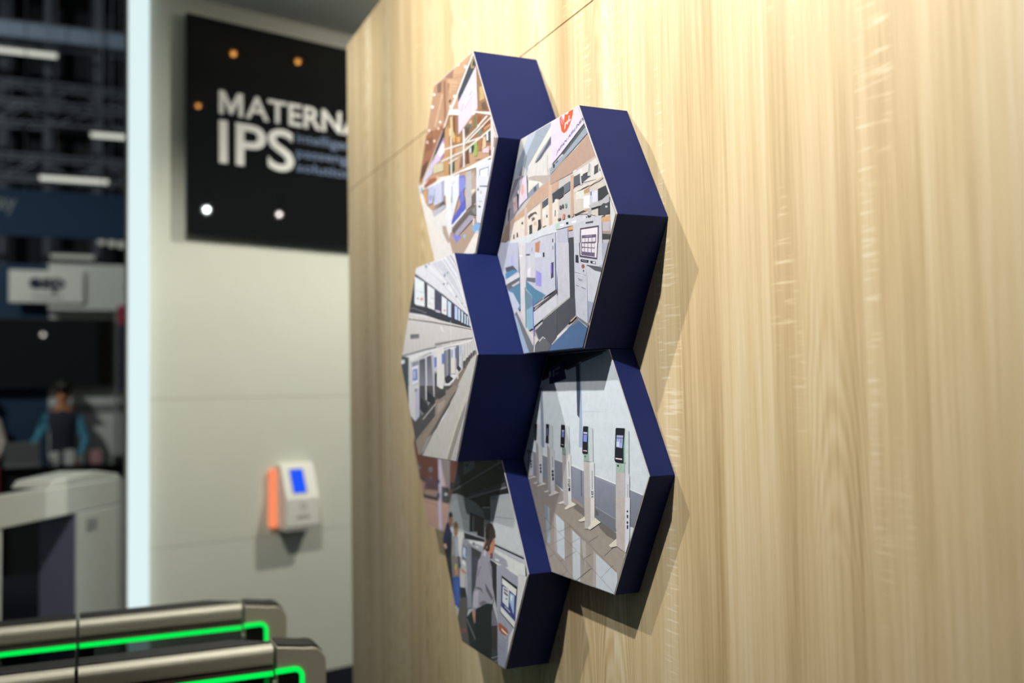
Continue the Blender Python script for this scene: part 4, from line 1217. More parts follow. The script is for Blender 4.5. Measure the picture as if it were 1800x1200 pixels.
PRINTS[5] = """
178,184,184|-1238,2143 -2475,0 -1238,-2143 1237,-2143 2475,0 1238,2143
150,155,155|-1099,630 -1272,354 740,608 780,1502 -1518,1244
31,31,33|-1797,1174 -1478,1216 -683,1177 602,1352 1600,1495 1587,1539 1238,2143 -1237,2143
44,48,63|-1366,1920 -1596,1353 -1346,1429 -974,1671 -263,2097 -1299,2037
121,131,138|-973,1700 -302,1900 -295,2051 -987,2010
41,49,63|-672,1945 -729,1952 -802,1948 -861,1933 -884,1913 -863,1896 -804,1889 -732,1894 -673,1909 -650,1928
150,150,153|-1753,1251 -1578,1294 1215,2106 1177,2138 -1750,1256
150,150,153|-1240,1080 -226,1261 1503,1607 1485,1633 -299,1298 -1288,1091
75,73,81|-223,1330 1453,1634 1425,1720 -1094,1194
30,30,31|-403,1627 6,1604 15,1618 -390,1641
30,30,31|6,1604 403,1622 407,1636 15,1618
66,66,67|-400,1630 -66,1615 -59,1623 -393,1638
66,66,67|-1190,1398 -913,1379 -903,1388 -1180,1406
99,98,92|933,2005 1263,1975 1273,1986 943,2016
28,28,29|-306,1133 128,1012 623,906 638,1384 -722,1173
92,95,97|247,866 251,546 602,591 624,1067 130,1041
28,30,35|-666,431 -460,457 -423,860 -647,866
120,123,125|-440,855 -486,509 -467,511 -421,857
39,37,39|-430,460 204,540 235,841 -412,861
180,185,187|595,590 1769,738 1782,1026 1575,1495 595,1348
150,154,157|623,896 686,916 944,1397 602,1349
128,131,135|643,919 1732,988 1736,999 647,930
200,201,203|130,1041 639,1101 640,1124 124,1068
186,191,191|581,722 817,353 2282,300 1952,906 1678,1381 606,1278
124,127,129|643,914 1799,998 1802,1008 647,925
39,38,39|-204,409 202,406 235,830 -147,854
155,155,152|195,405 238,424 299,661 224,652
32,32,34|782,316 2301,258 2290,292 783,352
120,121,121|781,365 2289,307 2294,312 787,371
178,181,187|795,239 2336,193 2295,253 798,311
206,209,202|866,-64 1824,-172 2353,-83 2360,88 2320,166 1962,165 806,254
152,154,162|638,-8 1429,-39 1495,-1 1417,113 748,183
215,231,231|819,19 1019,20 1021,55 804,61
150,152,164|880,-331 1886,-161 1263,-22 892,-70
48,49,51|642,-371 894,-329 906,-55 514,-9
162,165,169|-256,73 43,62 307,369 -241,405
44,46,49|-245,320 212,314 237,386 -242,391
205,207,204|-249,227 151,214 219,304 -245,322
226,233,233|-216,150 -142,153 -122,183 -214,191
56,57,59|-277,-404 -44,-110 43,62 -256,76
50,50,53|2353,-83 2426,-70 2390,92 2349,158
57,48,46|310,609 282,366 149,187 29,60 111,139 394,127 501,182 541,293 720,448 864,506 837,648 706,763 528,777 386,727
92,76,67|590,698 513,504 554,506 631,700
92,76,67|513,504 417,306 458,309 554,506
144,97,58|222,222 378,379 300,366 143,197
184,129,74|370,203 408,277 285,204
185,124,92|576,297 501,182 533,120 672,141 765,245 808,382 810,489 720,448
68,52,49|737,403 809,420 804,427 733,410
186,133,93|428,92 538,82 522,185 387,126
106,71,85|539,16 673,23 696,160 544,122
151,147,158|-83,-170 -283,-527 656,-369 632,-137 516,52 401,128 220,171 29,60
187,184,194|142,26 284,20 324,132 183,139
103,99,108|339,31 191,-124 223,-125 371,31
103,99,108|191,-124 6,-260 37,-262 223,-125
109,105,114|457,-32 396,-227 431,-223 492,-29
194,201,199|-2233,420 -2127,467 -1701,502 -1377,369 -657,404 -653,670 -1115,642 -1419,1083 -1935,935
202,202,195|-1474,214 -1412,-235 -1331,-437 -1239,-351 -1148,86 -1054,240 -1008,376 -1386,356
160,165,165|-1015,389 -657,406 -653,670 -1124,630
140,142,150|-1156,85 -1175,-341 -577,-387 -554,141 -788,222 -1069,255
206,209,206|-672,221 185,217 226,334 -832,289
156,158,162|-798,162 -563,112 36,75 110,126 185,217 -835,216
222,229,229|-655,185 -514,187 -475,223 -673,213
222,229,229|-269,145 -169,140 -131,168 -279,168
107,81,81|-455,157 -391,159 -369,238 -451,233
38,43,56|-1149,-225 -878,-240 -846,50 -1117,68
154,177,212|-1120,-192 -920,-218 -890,27 -1090,52
220,225,234|-1086,-142 -1019,-146 -993,5 -1071,15
218,220,220|-1175,-355 -924,-386 -920,-299 -1172,-282
125,128,137|-709,-599 -548,-571 -517,121 -798,162
60,60,63|-555,-573 -209,-514 -84,-172 36,75 -570,114
38,41,43|-991,235 225,316 236,402 -1024,374
195,197,197|-1363,390 -982,374 -971,386 -1348,402
195,197,197|-982,374 217,384 226,395 -971,386
49,42,38|-2014,597 -1821,634 -1727,661 -1816,749 -1965,733 -2042,644
188,133,102|-2065,503 -2001,408 -1917,374 -1778,464 -1730,603 -1821,642 -2044,594
106,71,53|-1997,590 -1764,594 -1755,605 -1988,601
38,43,71|-2329,252 -2475,0 -2065,-710 -1900,-395 -1841,-9 -1812,259 -1917,374 -2062,480 -2180,446
30,32,42|-2295,-187 -2275,-346 -2065,-710 -1900,-395 -1878,105 -2141,159
204,207,213|-1837,268 -1765,280 -1831,405 -1926,359
193,153,135|-2286,-188 -2166,-127 -2254,-48 -2422,-89
148,112,72|-1695,344 -1630,222 -1506,224 -1412,307 -1383,511 -1511,573 -1646,529
116,84,53|-1620,457 -1628,254 -1587,259 -1578,462
141,140,137|-1828,-7 -1874,-377 -1673,-761 -1417,-718 -1354,-227 -1427,-38 -1417,207 -1588,230 -1774,174
153,167,187|-1532,-368 -1436,-239 -1479,187 -1599,168
69,68,66|-1797,-263 -1717,-366 -1677,-357 -1755,-253
46,50,69|-1374,-486 -1234,-418 -1376,-341
184,131,116|-1175,-522 -1019,-581 -781,-500 -1016,-524 -1271,-438
44,44,49|-1724,-1300 -1794,-744 -1882,-302 -2267,-360
121,115,109|-1815,-780 -1318,-697 -1297,-215 -1891,-304
70,70,78|-1390,-525 -1270,-457 -1283,-213 -1448,-238
189,171,74|-1652,-571 -1523,-550 -1517,-420 -1632,-448
196,124,107|-1619,-698 -1466,-664 -1461,-545 -1638,-573
186,186,180|-1323,-927 -982,-882 -967,-538 -1307,-541
58,85,154|-1782,-1121 -1682,-1374 -1640,-1447 -1396,-1415 -1305,-940 -1341,-697 -1791,-773
93,119,181|-1537,-780 -1515,-1336 -1477,-1329 -1499,-773
215,215,215|-1555,-1405 -1578,-1396 -1608,-1402 -1632,-1420 -1642,-1443 -1629,-1465 -1611,-1472 -1581,-1466 -1557,-1448 -1547,-1425
191,187,180|-1544,-1613 -1495,-1648 -1244,-1645 -1191,-1585 -1431,-1464 -1600,-1515
45,43,43|-1311,-1170 -879,-1085 -982,-879 -1323,-923
89,83,81|-1238,-2143 -750,-2143 -668,-2124 -955,-1601 -846,-1355 -879,-1085 -1301,-1161 -1511,-1670
126,85,78|-1244,-1966 -922,-1863 -1009,-1794 -1333,-1872
192,134,116|-1192,-562 -1046,-570 -898,-510 -1234,-464
116,83,69|-823,-629 -680,-621 -674,-470 -871,-506
216,219,219|-946,-373 -909,-335 -1032,-257 -1180,-296
136,139,149|-856,-664 -862,-1310 -577,-1254 -584,-427 -614,-114 -901,-156
70,70,77|-586,-1255 -533,-1245 -338,-736 -81,-34 -543,-103
110,112,120|-895,-1343 -582,-1258 -589,-1247 -902,-1332
151,148,158|-346,-738 -492,-918 -574,-1301 -329,-1314 -239,-1203 97,-1167 309,-988 639,-939 756,-779 702,-399 537,58 24,-18 -149,-138
95,91,100|282,-703 603,-871 685,-792 239,-554
85,83,92|-356,-768 -51,-760 121,-809 1,-719 -260,-732
176,172,182|-506,-1224 -230,-1185 -127,-773 -447,-866
109,105,114|-52,-245 -232,-493 -183,-490 -4,-242
119,115,124|447,-79 631,-413 678,-401 495,-68
109,105,114|17,-1118 352,-946 106,-962 -149,-1073
186,133,107|-668,-1430 -598,-1527 -461,-1577 -392,-1468 -342,-1314 -641,-1327
34,36,42|-261,-1504 -323,-2138 547,-1933 519,-1234 671,-1098 639,-939 358,-975 97,-1167 -163,-1200
41,43,48|-748,-2143 -346,-2143 -110,-2088 -329,-1515 -461,-1577 -579,-1314 -962,-1554
112,114,119|-956,-1570 -718,-1727 -669,-1709 -906,-1552
112,114,119|-718,-1727 -257,-2033 -209,-2014 -669,-1709
170,171,175|-374,-1605 -146,-1703 -123,-1694 -352,-1595
170,171,175|-340,-1756 -156,-1716 -156,-1706 -340,-1747
119,118,128|530,-1428 737,-1369 671,-1095 519,-1234
44,45,48|627,-160 661,-560 884,-1037 928,-53 516,-32
117,112,122|517,-1428 911,-1344 913,-1304 668,-996 499,-1230
59,50,53|522,-1909 887,-1882 911,-1328 517,-1428
152,154,166|863,-1041 909,-1150 865,-2143 1237,-2143 1841,-1098 2042,-218 2023,-123 1197,-46 906,-72
168,170,180|936,-91 894,-1031 925,-1024 967,-86
201,201,197|2008,-247 1840,-1099 1828,-1120 1479,-1438 1408,-1847 2414,-106 2436,-54 2005,-107
150,151,154|2060,-87 2433,-58 2438,-50 2064,-79
24,26,28|1099,-872 1042,-1025 1762,-1219 1966,-341 1168,-243
217,219,217|1181,-410 1883,-534 1922,-398 1196,-293
62,64,121|1093,-897 1827,-1049 1883,-534 1170,-411
204,211,225|1184,-781 1491,-858 1552,-476 1218,-458
89,63,89|1265,-518 1481,-537 1482,-508 1267,-484
89,63,89|1272,-589 1477,-625 1479,-582 1274,-546
60,60,68|1356,-702 1445,-693 1456,-667 1357,-676
157,183,218|1551,-711 1752,-932 1817,-542 1588,-523
206,224,237|1611,-657 1681,-701 1721,-560 1616,-560
202,203,207|1296,-861 1567,-932 1593,-917 1323,-847
213,216,211|1073,-1009 1782,-1192 1812,-1060 1099,-892
160,88,66|974,-1413 1123,-1459 1332,-1451 1467,-1383 1422,-1302 1042,-1253 939,-1278
215,227,218|1127,-1386 1412,-1426 1471,-1407 1104,-1338
40,40,43|1330,-1432 1467,-1421 1474,-1412 1337,-1423
122,124,132|959,-1485 1346,-1576 1357,-1562 983,-1472
122,124,132|1346,-1576 1444,-1443 1416,-1447 1357,-1562
142,144,158|865,-2143 1237,-2143 1313,-2012 1321,-1918 1335,-1602 891,-1549
116,118,128|1072,-1590 1427,-1621 1437,-1615 1082,-1583
116,118,128|938,-1754 1263,-1785 1273,-1779 949,-1747
150,153,159|1211,-1797 1354,-1908 1368,-1902 1225,-1791
60,61,65|501,-2143 875,-2143 887,-1872 513,-1871
152,153,155|506,-2113 896,-1980 889,-1971 499,-2103
170,171,173|691,-2143 893,-2062 885,-2056 670,-2143
34,36,42|-394,-2143 524,-2143 602,-949 323,-982 -354,-1238
"""
PRINTS[6] = """
117,70,54|-1238,2143 -2475,0 -1238,-2143 1237,-2143 2475,0 1237,2143
98,56,45|-2475,0 -1992,-836 -1945,-900 -439,-936 -246,-566 -1893,327 -2294,314
107,106,116|-867,-581 -959,-560 -1074,-568 -1170,-601 -1208,-646 -1174,-687 -1080,-707 -965,-699 -871,-666 -834,-621
107,106,116|-1840,-590 -1908,-572 -1995,-577 -2066,-605 -2094,-643 -2069,-679 -2000,-697 -1913,-691 -1843,-664 -1815,-625
97,88,98|-890,-824 -992,-805 -1119,-815 -1224,-849 -1266,-895 -1228,-936 -1125,-954 -998,-944 -894,-910 -853,-864
191,182,206|-408,-2143 -170,-2143 -166,-148 -388,-159
192,178,170|-177,-1009 399,-990 479,-114 -183,-149
201,184,190|304,-1426 406,-1416 510,-170 376,-177
58,50,50|-1892,-1010 -1462,-1018 -1504,-883 -1973,-870
85,63,71|-1517,-1183 -430,-1129 -439,-936 -1359,-856
59,52,52|-1671,-1392 -1641,-1444 -443,-1427 -438,-1316 -1669,-1339
151,128,115|-1553,-1341 -474,-1326 -466,-1153 -1547,-1204
72,73,72|-193,-1394 381,-1404 398,-1013 -178,-1027
203,217,220|246,-1157 195,-1148 131,-1154 79,-1172 58,-1194 77,-1213 129,-1221 192,-1215 244,-1198 264,-1175
162,123,106|-1718,-1312 -1650,-1350 -1491,-1021 -1926,-951
185,149,131,175,141,124|-1238,-2143,0.75 777,-2143,1 1275,-2079,1 1643,-1441,0.35 338,-1417,0.18 -442,-1421,0.1 -1643,-1442,0.01
155,121,111|-1545,-1531 -477,-1545 -453,-1520 -1518,-1505
191,182,206|-415,-2143 -177,-2143 -220,-1390 -442,-1412
60,60,79|-308,-858 -370,-839 -447,-845 -511,-874 -537,-914 -514,-951 -453,-970 -375,-964 -312,-935 -286,-894
60,60,79|-324,-1215 -385,-1188 -462,-1195 -527,-1234 -553,-1289 -531,-1339 -470,-1366 -392,-1358 -328,-1320 -302,-1265
143,92,75|480,-863 926,-827 955,-146 510,-170
59,56,59|507,-1004 918,-997 926,-827 480,-863
"""
S3 = math.sqrt(3)
SIDE = 0.25
ZC = 1.6695          # height of the middle picture's centre
HEX = {  # centre x, centre z, depth, ink gain, label
    1: (0.0, S3 * SIDE, 0.15, 0.74, 'navy hexagon box with a picture of a check-in hall under a wooden ceiling, topmost'),
    2: (1.5 * SIDE, S3 / 2 * SIDE, 0.10, 0.74, 'navy hexagon box with a picture of a self-service kiosk under an orange crane banner'),
    3: (0.0, 0.0, 0.20, 0.85, 'deepest navy hexagon box with a picture of a long row of bag-drop machines'),
    4: (1.5 * SIDE, -S3 / 2 * SIDE, 0.05, 0.95, 'shallow navy hexagon box with a picture of slim white pillars on a stone floor'),
    5: (0.0, -S3 * SIDE, 0.10, 1.2, 'navy hexagon box with a picture of a woman in a grey jacket, lowest'),
    6: (-1.5 * SIDE, -S3 / 2 * SIDE, 0.05, 1.1, 'mostly hidden navy hexagon box with a brown picture at the left of the cluster'),
}
def hex_pts(r):
    return [(r * math.cos(math.pi / 3 * k), r * math.sin(math.pi / 3 * k)) for k in range(6)]

def lin(h, g):
    c = srgb(*h[:3])
    # gain and channel weights offset the light level and warm lamp tint
    return [min(0.88, v * g * w) for v, w in zip(c[:3], (0.97, 1.0, 1.14))] + [1.0]

def print_mesh(k, gain):
    """the printed picture as flat patches of ink; x right, z up, each later patch a hair nearer the viewer"""
    V, F, C = [], [], []
    lift = 0.0
    for ln in PRINTS[k].strip().split('\n'):
        lift += 0.000009
        fields = ln.split('|')
        ink = [int(v) for v in fields[0].split(',')]
        if len(fields) == 3:
            col = lin(ink, gain)
            txt, nums = fields[1:]
            ax, ay, bx, by, ux, uy = [int(v) * 1e-4 for v in nums.split()]
            tm = text_mesh(txt, 0.012)
            vs = [v.co for v in tm.vertices]
            x0, x1 = min(v.x for v in vs), max(v.x for v in vs)
            y1 = max(v.y for v in vs)
            base = len(V)
            for v in vs:
                t, s = (v.x - x0) / (x1 - x0), v.y / y1
                V.append((ax + (bx - ax) * t + ux * s, -lift, ay + (by - ay) * t + uy * s))
            for p in tm.polygons:
                F.append([base + i for i in p.vertices])
                C.append([col] * len(p.vertices))
            bpy.data.meshes.remove(tm)
            continue
        pts = [tuple(float(a) for a in q.split(',')) for q in fields[1].split(' ')]
        c1 = lin(ink[:3], gain)
        c2 = lin(ink[3:], gain) if len(ink) == 6 else None
        base = len(V)
        for q in pts:
            V.append((q[0] * 1e-4, -lift, q[1] * 1e-4))
        F.append(list(range(base, base + len(pts))))
        C.append([[a + (b - a) * q[2] for a, b in zip(c1, c2)] if c2 else c1 for q in pts])
    me = bpy.data.meshes.new('print')
    me.from_pydata(V, [], F)
    ca = me.color_attributes.new('ink', 'FLOAT_COLOR', 'CORNER')
    flat = [x for f in C for c in f for x in c]
    if len(flat) == len(ca.data) * 4:
        ca.data.foreach_set('color', flat)
    me.materials.append(PRINT)
    return me

for k, (cx, cz, dep, gain, label) in HEX.items():
    root = empty('hexagon_picture_box', (cx, 0.0, ZC + cz))
    tag(root, label, 'wall picture', 'hexagon picture boxes on the wooden wall')
    case = obj('case', prism_mesh('case', hex_pts(SIDE - 0.0004), 'y', -dep + 0.0016, 0.0, 0.0006, 1), NAVY, root)
    bd = obj('face_board', prism_mesh('face_board', hex_pts(SIDE - 0.0010), 'y', -dep + 0.0002, -dep + 0.0016), BOARD, root)
    obj('print', print_mesh(k, gain), PRINT, bd, (0, -dep, 0))

# ------------------------------------------------------------------ black sign with lettering
sign = back_obj(empty('wall_sign'))
tag(sign, 'large glossy black sign with white and blue lettering on the white wall', 'sign')
box('panel', -0.924, 0.22, -0.054, -0.030, 2.395, 3.505, GLOSSBLACK, sign, 0.002)
for sx in (-0.80, -0.35, 0.10):
    box('wall_batten', sx - 0.03, sx + 0.03, -0.0305, -0.0002, 2.50, 3.40, BLACK, sign)
SF = (Vector((0, -0.0542, 0)), Vector((1, 0, 0)), Vector((0, 0, 1)), Vector((0, -1, 0)))
# the M: two stems and a deep V
mx0, mx1, mz0, mz1, ms = -0.762, -0.634, 3.022, 3.142, 0.024
mm = (mx0 + mx1) / 2
mpts = [(mx0, mz0), (mx0, mz1), (mx0 + ms * 1.25, mz1), (mm, mz0 + 0.050), (mx1 - ms * 1.25, mz1), (mx1, mz1), (mx1, mz0),
        (mx1 - ms, mz0), (mx1 - ms, mz1 - 0.042), (mm + 0.008, mz0 + 0.006), (mm - 0.008, mz0 + 0.006), (mx0 + ms, mz1 - 0.042), (mx0 + ms, mz0)]
obj('lettering', prism_mesh('lettering', mpts, 'y', -0.0582, -0.0542), LETTERWHITE, sign)
fit_text('ATERNA', 'lettering', LETTERWHITE, sign, SF, -0.620, 0.062, 3.022, 3.142, 0, 0.014, 0.004)
fit_text('IPS', 'lettering', LETTERWHITE, sign, SF, -0.762, -0.352, 2.768, 2.992, 0, 0.012, 0.004)
for w_, zb, xe in (('intelligent', 2.938, 0.030), ('passenger', 2.857, 0.062), ('solutions', 2.780, 0.036)):
    fit_text(w_, 'lettering', LETTERBLUE, sign, SF, -0.338, xe, zb, zb + (0.034 if w_ == 'passenger' else 0.050), 0, 0.008, 0.004,
             bound='x' if w_ == 'passenger' else 'd')

# ------------------------------------------------------------------ boarding-pass reader on the white wall
rd = back_obj(empty('wall_reader', (-0.3475, 0, 0.91)))
tag(rd, 'white wall-mounted reader with a blue screen and an orange light bar', 'reader')
prof = [(-0.0002, 0.0), (-0.122, 0.0), (-0.126, 0.012), (-0.126, 0.148), (-0.052, 0.322), (-0.040, 0.326), (-0.0002, 0.326)]
body = obj('body', prism_mesh('body', prof, 'x', -0.0925, 0.0925, 0.004, 2), TERMWHITE, rd)
sl = Vector((0, -0.052 + 0.126, 0.322 - 0.148)).normalized()        # up along the slanted face
nr = Vector((0, -sl.z, sl.y))
def on_slope(a, b, off):
    q = Vector((0, -0.126, 0.148)) + sl * b + nr * off
    return Vector((a, q.y, q.z))
def slope_plate(name, a0, a1, b0, b1, t, mat):
    bm = bmesh.new()
    lo = [bm.verts.new(on_slope(a, b, 0.0002)) for a, b in ((a0, b0), (a1, b0), (a1, b1), (a0, b1))]
    hi = [bm.verts.new(on_slope(a, b, t)) for a, b in ((a0, b0), (a1, b0), (a1, b1), (a0, b1))]
    bm.faces.new(lo); bm.faces.new(hi)
    for i in range(4):
        bm.faces.new((lo[i], lo[(i + 1) % 4], hi[(i + 1) % 4], hi[i]))
    return obj(name, to_mesh(name, bm), mat, rd)
slope_plate('screen_surround', -0.052, 0.030, 0.026, 0.164, 0.0012, BLUEDECAL)
slope_plate('screen', -0.046, 0.024, 0.032, 0.158, 0.0022, BLUESCREEN)
bm = bmesh.new()
for k in range(16):
    t0, t1 = 2 * math.pi * k / 16, 2 * math.pi * (k + 1) / 16
    vs = [bm.verts.new((0.0 + r * math.cos(t), -0.1270, 0.108 + r * math.sin(t))) for t, r in ((t0, .013), (t1, .013), (t1, .018), (t0, .018))]
    bm.faces.new(vs)
add_box(bm, 0.004, 0.014, -0.1272, -0.1262, 0.094, 0.100)
obj('logo_ring', to_mesh('logo_ring', bm), BLUEDECAL, rd)
for z in (0.062, 0.054, 0.046):
    box('print_line', -0.036, 0.036, -0.1268, -0.1260, z - 0.0022, z + 0.0022, BLUEDECAL, rd)
box('base_lip', -0.0925, 0.0925, -0.118, -0.010, -0.012, 0.0002, TERMWHITE, rd, 0.003)
obj('light_bar', box_mesh('light_bar', -0.135, -0.100, -0.034, -0.0002, 0.0, 0.302, 0.008, 3), ORANGEGLOW, rd)
box('light_bar_mount', -0.100, -0.0925, -0.030, -0.0002, 0.01, 0.29, TERMWHITE, rd)

# ------------------------------------------------------------------ light column at the end of the white wall
lc = back_obj(empty('light_column', (-1.145, 0, 0)))
tag(lc, 'tall glowing cool-white light column at the end of the white wall', 'light column')
box('diffuser', -0.040, 0.040, -0.055, 0.02, 0.0, CEILZ - 0.002, STRIPGLOW, lc, 0.006)
box('rear_profile', -0.042, 0.042, 0.0202, 0.06, 0.0, CEILZ - 0.002, ALU, lc)

# ------------------------------------------------------------------ gates
def arc(cx, cz, r, a0, a1, n=8):
    return [(cx + r * math.cos(math.radians(a0 + (a1 - a0) * i / n)), cz + r * math.sin(math.radians(a0 + (a1 - a0) * i / n))) for i in range(n + 1)]

def make_gate(x0, label):
    g = tag(empty('access_gate', (x0, -0.45, 0)), label, 'gate', 'access gates beside the wooden wall')
    W = 0.10
    # end pillar: outline in y (from the rail end towards the wall) and z
    out = [(0.003, 0.0), (0.003, 0.950), (0.075, 0.940)] + arc(0.088, 0.898, 0.0415, 88, 0, 8) + [(0.1295, 0.0)]
    obj('end_pillar', prism_mesh('end_pillar', out, 'x', -W, 0.0, 0.0015, 1), CAPMETAL, g)
    top = [(0.006, 0.9515), (0.074, 0.9415)] + arc(0.088, 0.8995, 0.0415, 88, 35, 4)
    low = [(y - 0.0002, z + 0.004) for y, z in top]
    obj('pillar_top_plate', prism_mesh('pillar_top_plate', top + low[::-1], 'x', -W + 0.008, -0.012), BLACK, g)
    obj('pillar_panel', box_mesh('pillar_panel', 0.0005, 0.0030, 0.005, 0.060, 0.22, 0.884, 0.001), GLOSSBLACK, g)
    path = [(-0.002, 0.8905), (0.040, 0.8915)] + arc(0.046, 0.8715, 0.020, 90, 0, 8) + [(0.066, 0.22)]
    led = obj('led_border', sweep_mesh('led_border', path, 0.0125, 0.006), GREENGLOW, g)
    led.location = (0.0005, 0, 0)
    # two rail lengths with a joint between them
    for a, b in ((-0.462, -0.006), (-1.60, -0.470)):
        prof = [(-0.034, 0.955)] + [(-0.018 + 0.018 * math.cos(math.radians(t)), 0.937 + 0.018 * math.sin(math.radians(t))) for t in (90, 70, 50, 30, 10, -10)] + [(-0.002, 0.915), (-0.004, 0.908), (-0.034, 0.908)]
        r = obj('rail', prism_mesh('rail', prof, 'y', a, b), ALU, g)
        box('shadow_groove', -0.030, -0.010, a, b, 0.9005, 0.908, BLACK, g)
        obj('lower_rail', box_mesh('lower_rail', -0.034, -0.002, a, b, 0.8925, 0.9005, 0.001), ALUDARK, g)
        obj('led_strip', box_mesh('led_strip', -0.020, -0.001, a, b, 0.8795, 0.8925, 0.001), GREENGLOW, g)
        yb = b - 0.09 if b > -0.1 else b
        tp = [(-0.036, b), (-0.036, a), (-W, a), (-W, yb)]
        obj('top_glass', prism_mesh('top_glass', tp, 'z', 0.948, 0.960, 0.001, 1), BLACK, g)
        obj('glass_panel', box_mesh('glass_panel', -0.024, -0.014, a + 0.01, b, 0.10, 0.879), GLASSDARK, g)
        box('base_rail', -0.05, 0.0, a, b, 0.0, 0.10, ALUDARK, g)
    bm = bmesh.new()
    add_cyl(bm, (-0.045, -0.446, 0.0), (-0.045, -0.446, 0.885), 0.024, n=20)
    obj('hinge_post', to_mesh('hinge_post', bm), BLACK, g)
    box('joint_collar', -0.04, -0.004, -0.4695, -0.4625, 0.10, 0.954, BLACK, g)
    cyl('end_bolt', (0.003, -0.004, 0.865), (0.009, -0.004, 0.865), 0.005, ALU, g, n=10)
    return g
make_gate(-0.55, 'nearer silver access gate with green light strip at the bottom of the picture')
make_gate(-1.09, 'farther silver access gate with green light strip, just behind the nearer one')

# ------------------------------------------------------------------ bag-drop frame
bf = empty('bag_drop_frame', (-3.424, -0.712, 0), math.atan2(-0.532, 0.847))
tag(bf, 'pale grey bag-drop frame with an open archway left of the light column', 'machine')
# local: x along the frame towards the viewer, +y = side facing the stand, z up
T = 0.15
outline = [(0.0, 0.0), (0.0, 1.165), (0.018, 1.183), (1.06, 1.190), (1.10, 1.15), (1.10, 0.0), (0.945, 0.0), (0.945, 1.058), (0.415, 1.058), (0.415, 0.0)]
def frame_part(name, pts, y0, y1, mat):
    return obj(name, prism_mesh(name, pts, 'y', y0, y1, 0.004, 1), mat, bf)
frame_part('far_post', [(0.0, 0.0), (0.415, 0.0), (0.415, 1.048), (0.0, 1.048)], -0.07, 0.0, MACHINE)
frame_part('near_post', [(0.945, 0.0), (1.10, 0.0), (1.10, 1.048), (0.945, 1.048)], -0.07, 0.0, MACHINE)
frame_part('beam', [(0.0, 1.051), (1.10, 1.055), (1.10, 1.172), (1.08, 1.192), (0.02, 1.186), (0.0, 1.165)], -0.07, 0.0, MACHINE)
frame_part('top_cover', [(0.02, 1.187), (0.62, 1.190), (0.58, 1.222), (0.25, 1.238), (0.05, 1.206)], -0.20, -0.004, MACHINE)
frame_part('inner_jamb', [(0.416, 0.0), (0.424, 0.0), (0.424, 1.046), (0.416, 1.046)], -0.19, -0.004, MACHINEBLUE)
for i in range(5):
    box('vent_slot', 0.245, 0.335, 0.0002, 0.0022, 0.952 + i * 0.013, 0.958 + i * 0.013, HALLGREY, bf)
frame_part('rear_wall', [(0.43, 0.0), (0.944, 0.0), (0.944, 1.0), (0.43, 1.0)], -0.75, -0.70, BLACK)
frame_part('belt', [(0.43, 0.05), (0.94, 0.05), (0.94, 0.35), (0.43, 0.35)], -0.69, -0.16, HALLDARK)

# ------------------------------------------------------------------ hall behind: structure
structure(box('wall_hall', -17.6, -17.4, -8, 5, 0, 9.0, HALLDARK))
structure(box('ceiling_hall', -17.4, -6.0, -8, 5, 8.8, 9.0, HALLDARK))

# neighbouring stand
structure(box('wall_stand', -9.10, -8.95, -4.5, -1.24, 0, 2.97, HALLNAVY))
structure(box('wall_stand_white', -9.10, -8.94, -1.239, 0.6, 0, 2.97, HALLWHITE))
hd = tag(box('stand_header', -8.938, -8.80, -1.242, 0.6, 2.495, 2.969, HALLWHITE), 'pale header board across the white wall of the neighbouring stand', 'header')
bx_ = tag(empty('name_board', (-8.76, -1.255, 2.56)), 'white name board with dark lettering hanging on the neighbouring stand', 'sign')
box('board', -0.035, 0.0, -0.340, 0.341, 0.0, 0.327, plain('board_white', srgb(222, 222, 212), 0.7), bx_, 0.003)
NF = (Vector((0.0004, 0, 0)), Vector((0, 1, 0)), Vector((0, 0, 1)), Vector((1, 0, 0)))
fit_text('esp', 'lettering', SIGNNAVY, bx_, NF, -0.160, 0.168, 0.090, 0.250, 0, 0.045, 0.003)
box('lettering_line', 0.0006, 0.003, -0.14, 0.15, 0.055, 0.066, SIGNNAVY, bx_)
tv = tag(empty('television', (-8.90, -1.20, 1.708)), 'large black television on the neighbouring stand', 'television')
box('casing', -0.038, 0.085, -0.72, 0.569, 0.0, 0.700, BLACK, tv, 0.004)
box('screen', 0.0852, 0.088, -0.705, 0.554, 0.015, 0.685, GLOSSBLACK, tv)
cyl('post', (-8.86, -0.596, 0), (-8.86, -0.596, 2.494), 0.018, HALLGREY)
o = bpy.data.objects['post']; o.name = 'steel_post'; tag(o, 'thin grey steel post right of the television', 'post')
tag(box('poster', -8.795, -8.785, -0.590, -0.30, 2.350, 2.548, RED), 'small dark red poster above the navy poster', 'poster')
tag(box('poster', -8.795, -8.785, -0.572, -0.30, 1.672, 2.349, SIGNNAVY), 'tall navy poster right of the television', 'poster')
tag(box('dado_rail', -8.939, -8.915, -1.235, 0.6, 1.463, 1.530, HALLGREY), 'grey rail across the white wall below the television', 'rail')
bm = bmesh.new(); add_cyl(bm, (-8.7995, -0.455, 2.735), (-8.79, -0.455, 2.735), 0.075, n=28)
tag(obj('logo_disc', to_mesh('logo_disc', bm), TEAL), 'teal round mark on the pale header', 'logo')
ct = tag(empty('bar_counter', (-7.90, -1.1, 0)), 'long black counter in front of the neighbouring stand', 'counter')
box('front', -0.30, 0.0, -1.4, 1.0, 0.0, 0.945, BLACK, ct)
box('worktop', -0.36, 0.04, -1.42, 1.02, 0.945, 0.975, GLOSSBLACK, ct, 0.003)
tag(box('magenta_panel', -7.85, -7.82, -2.5, -1.60, 0.0, 1.0, RED), 'dark magenta panel at the left end of the black counter', 'panel')
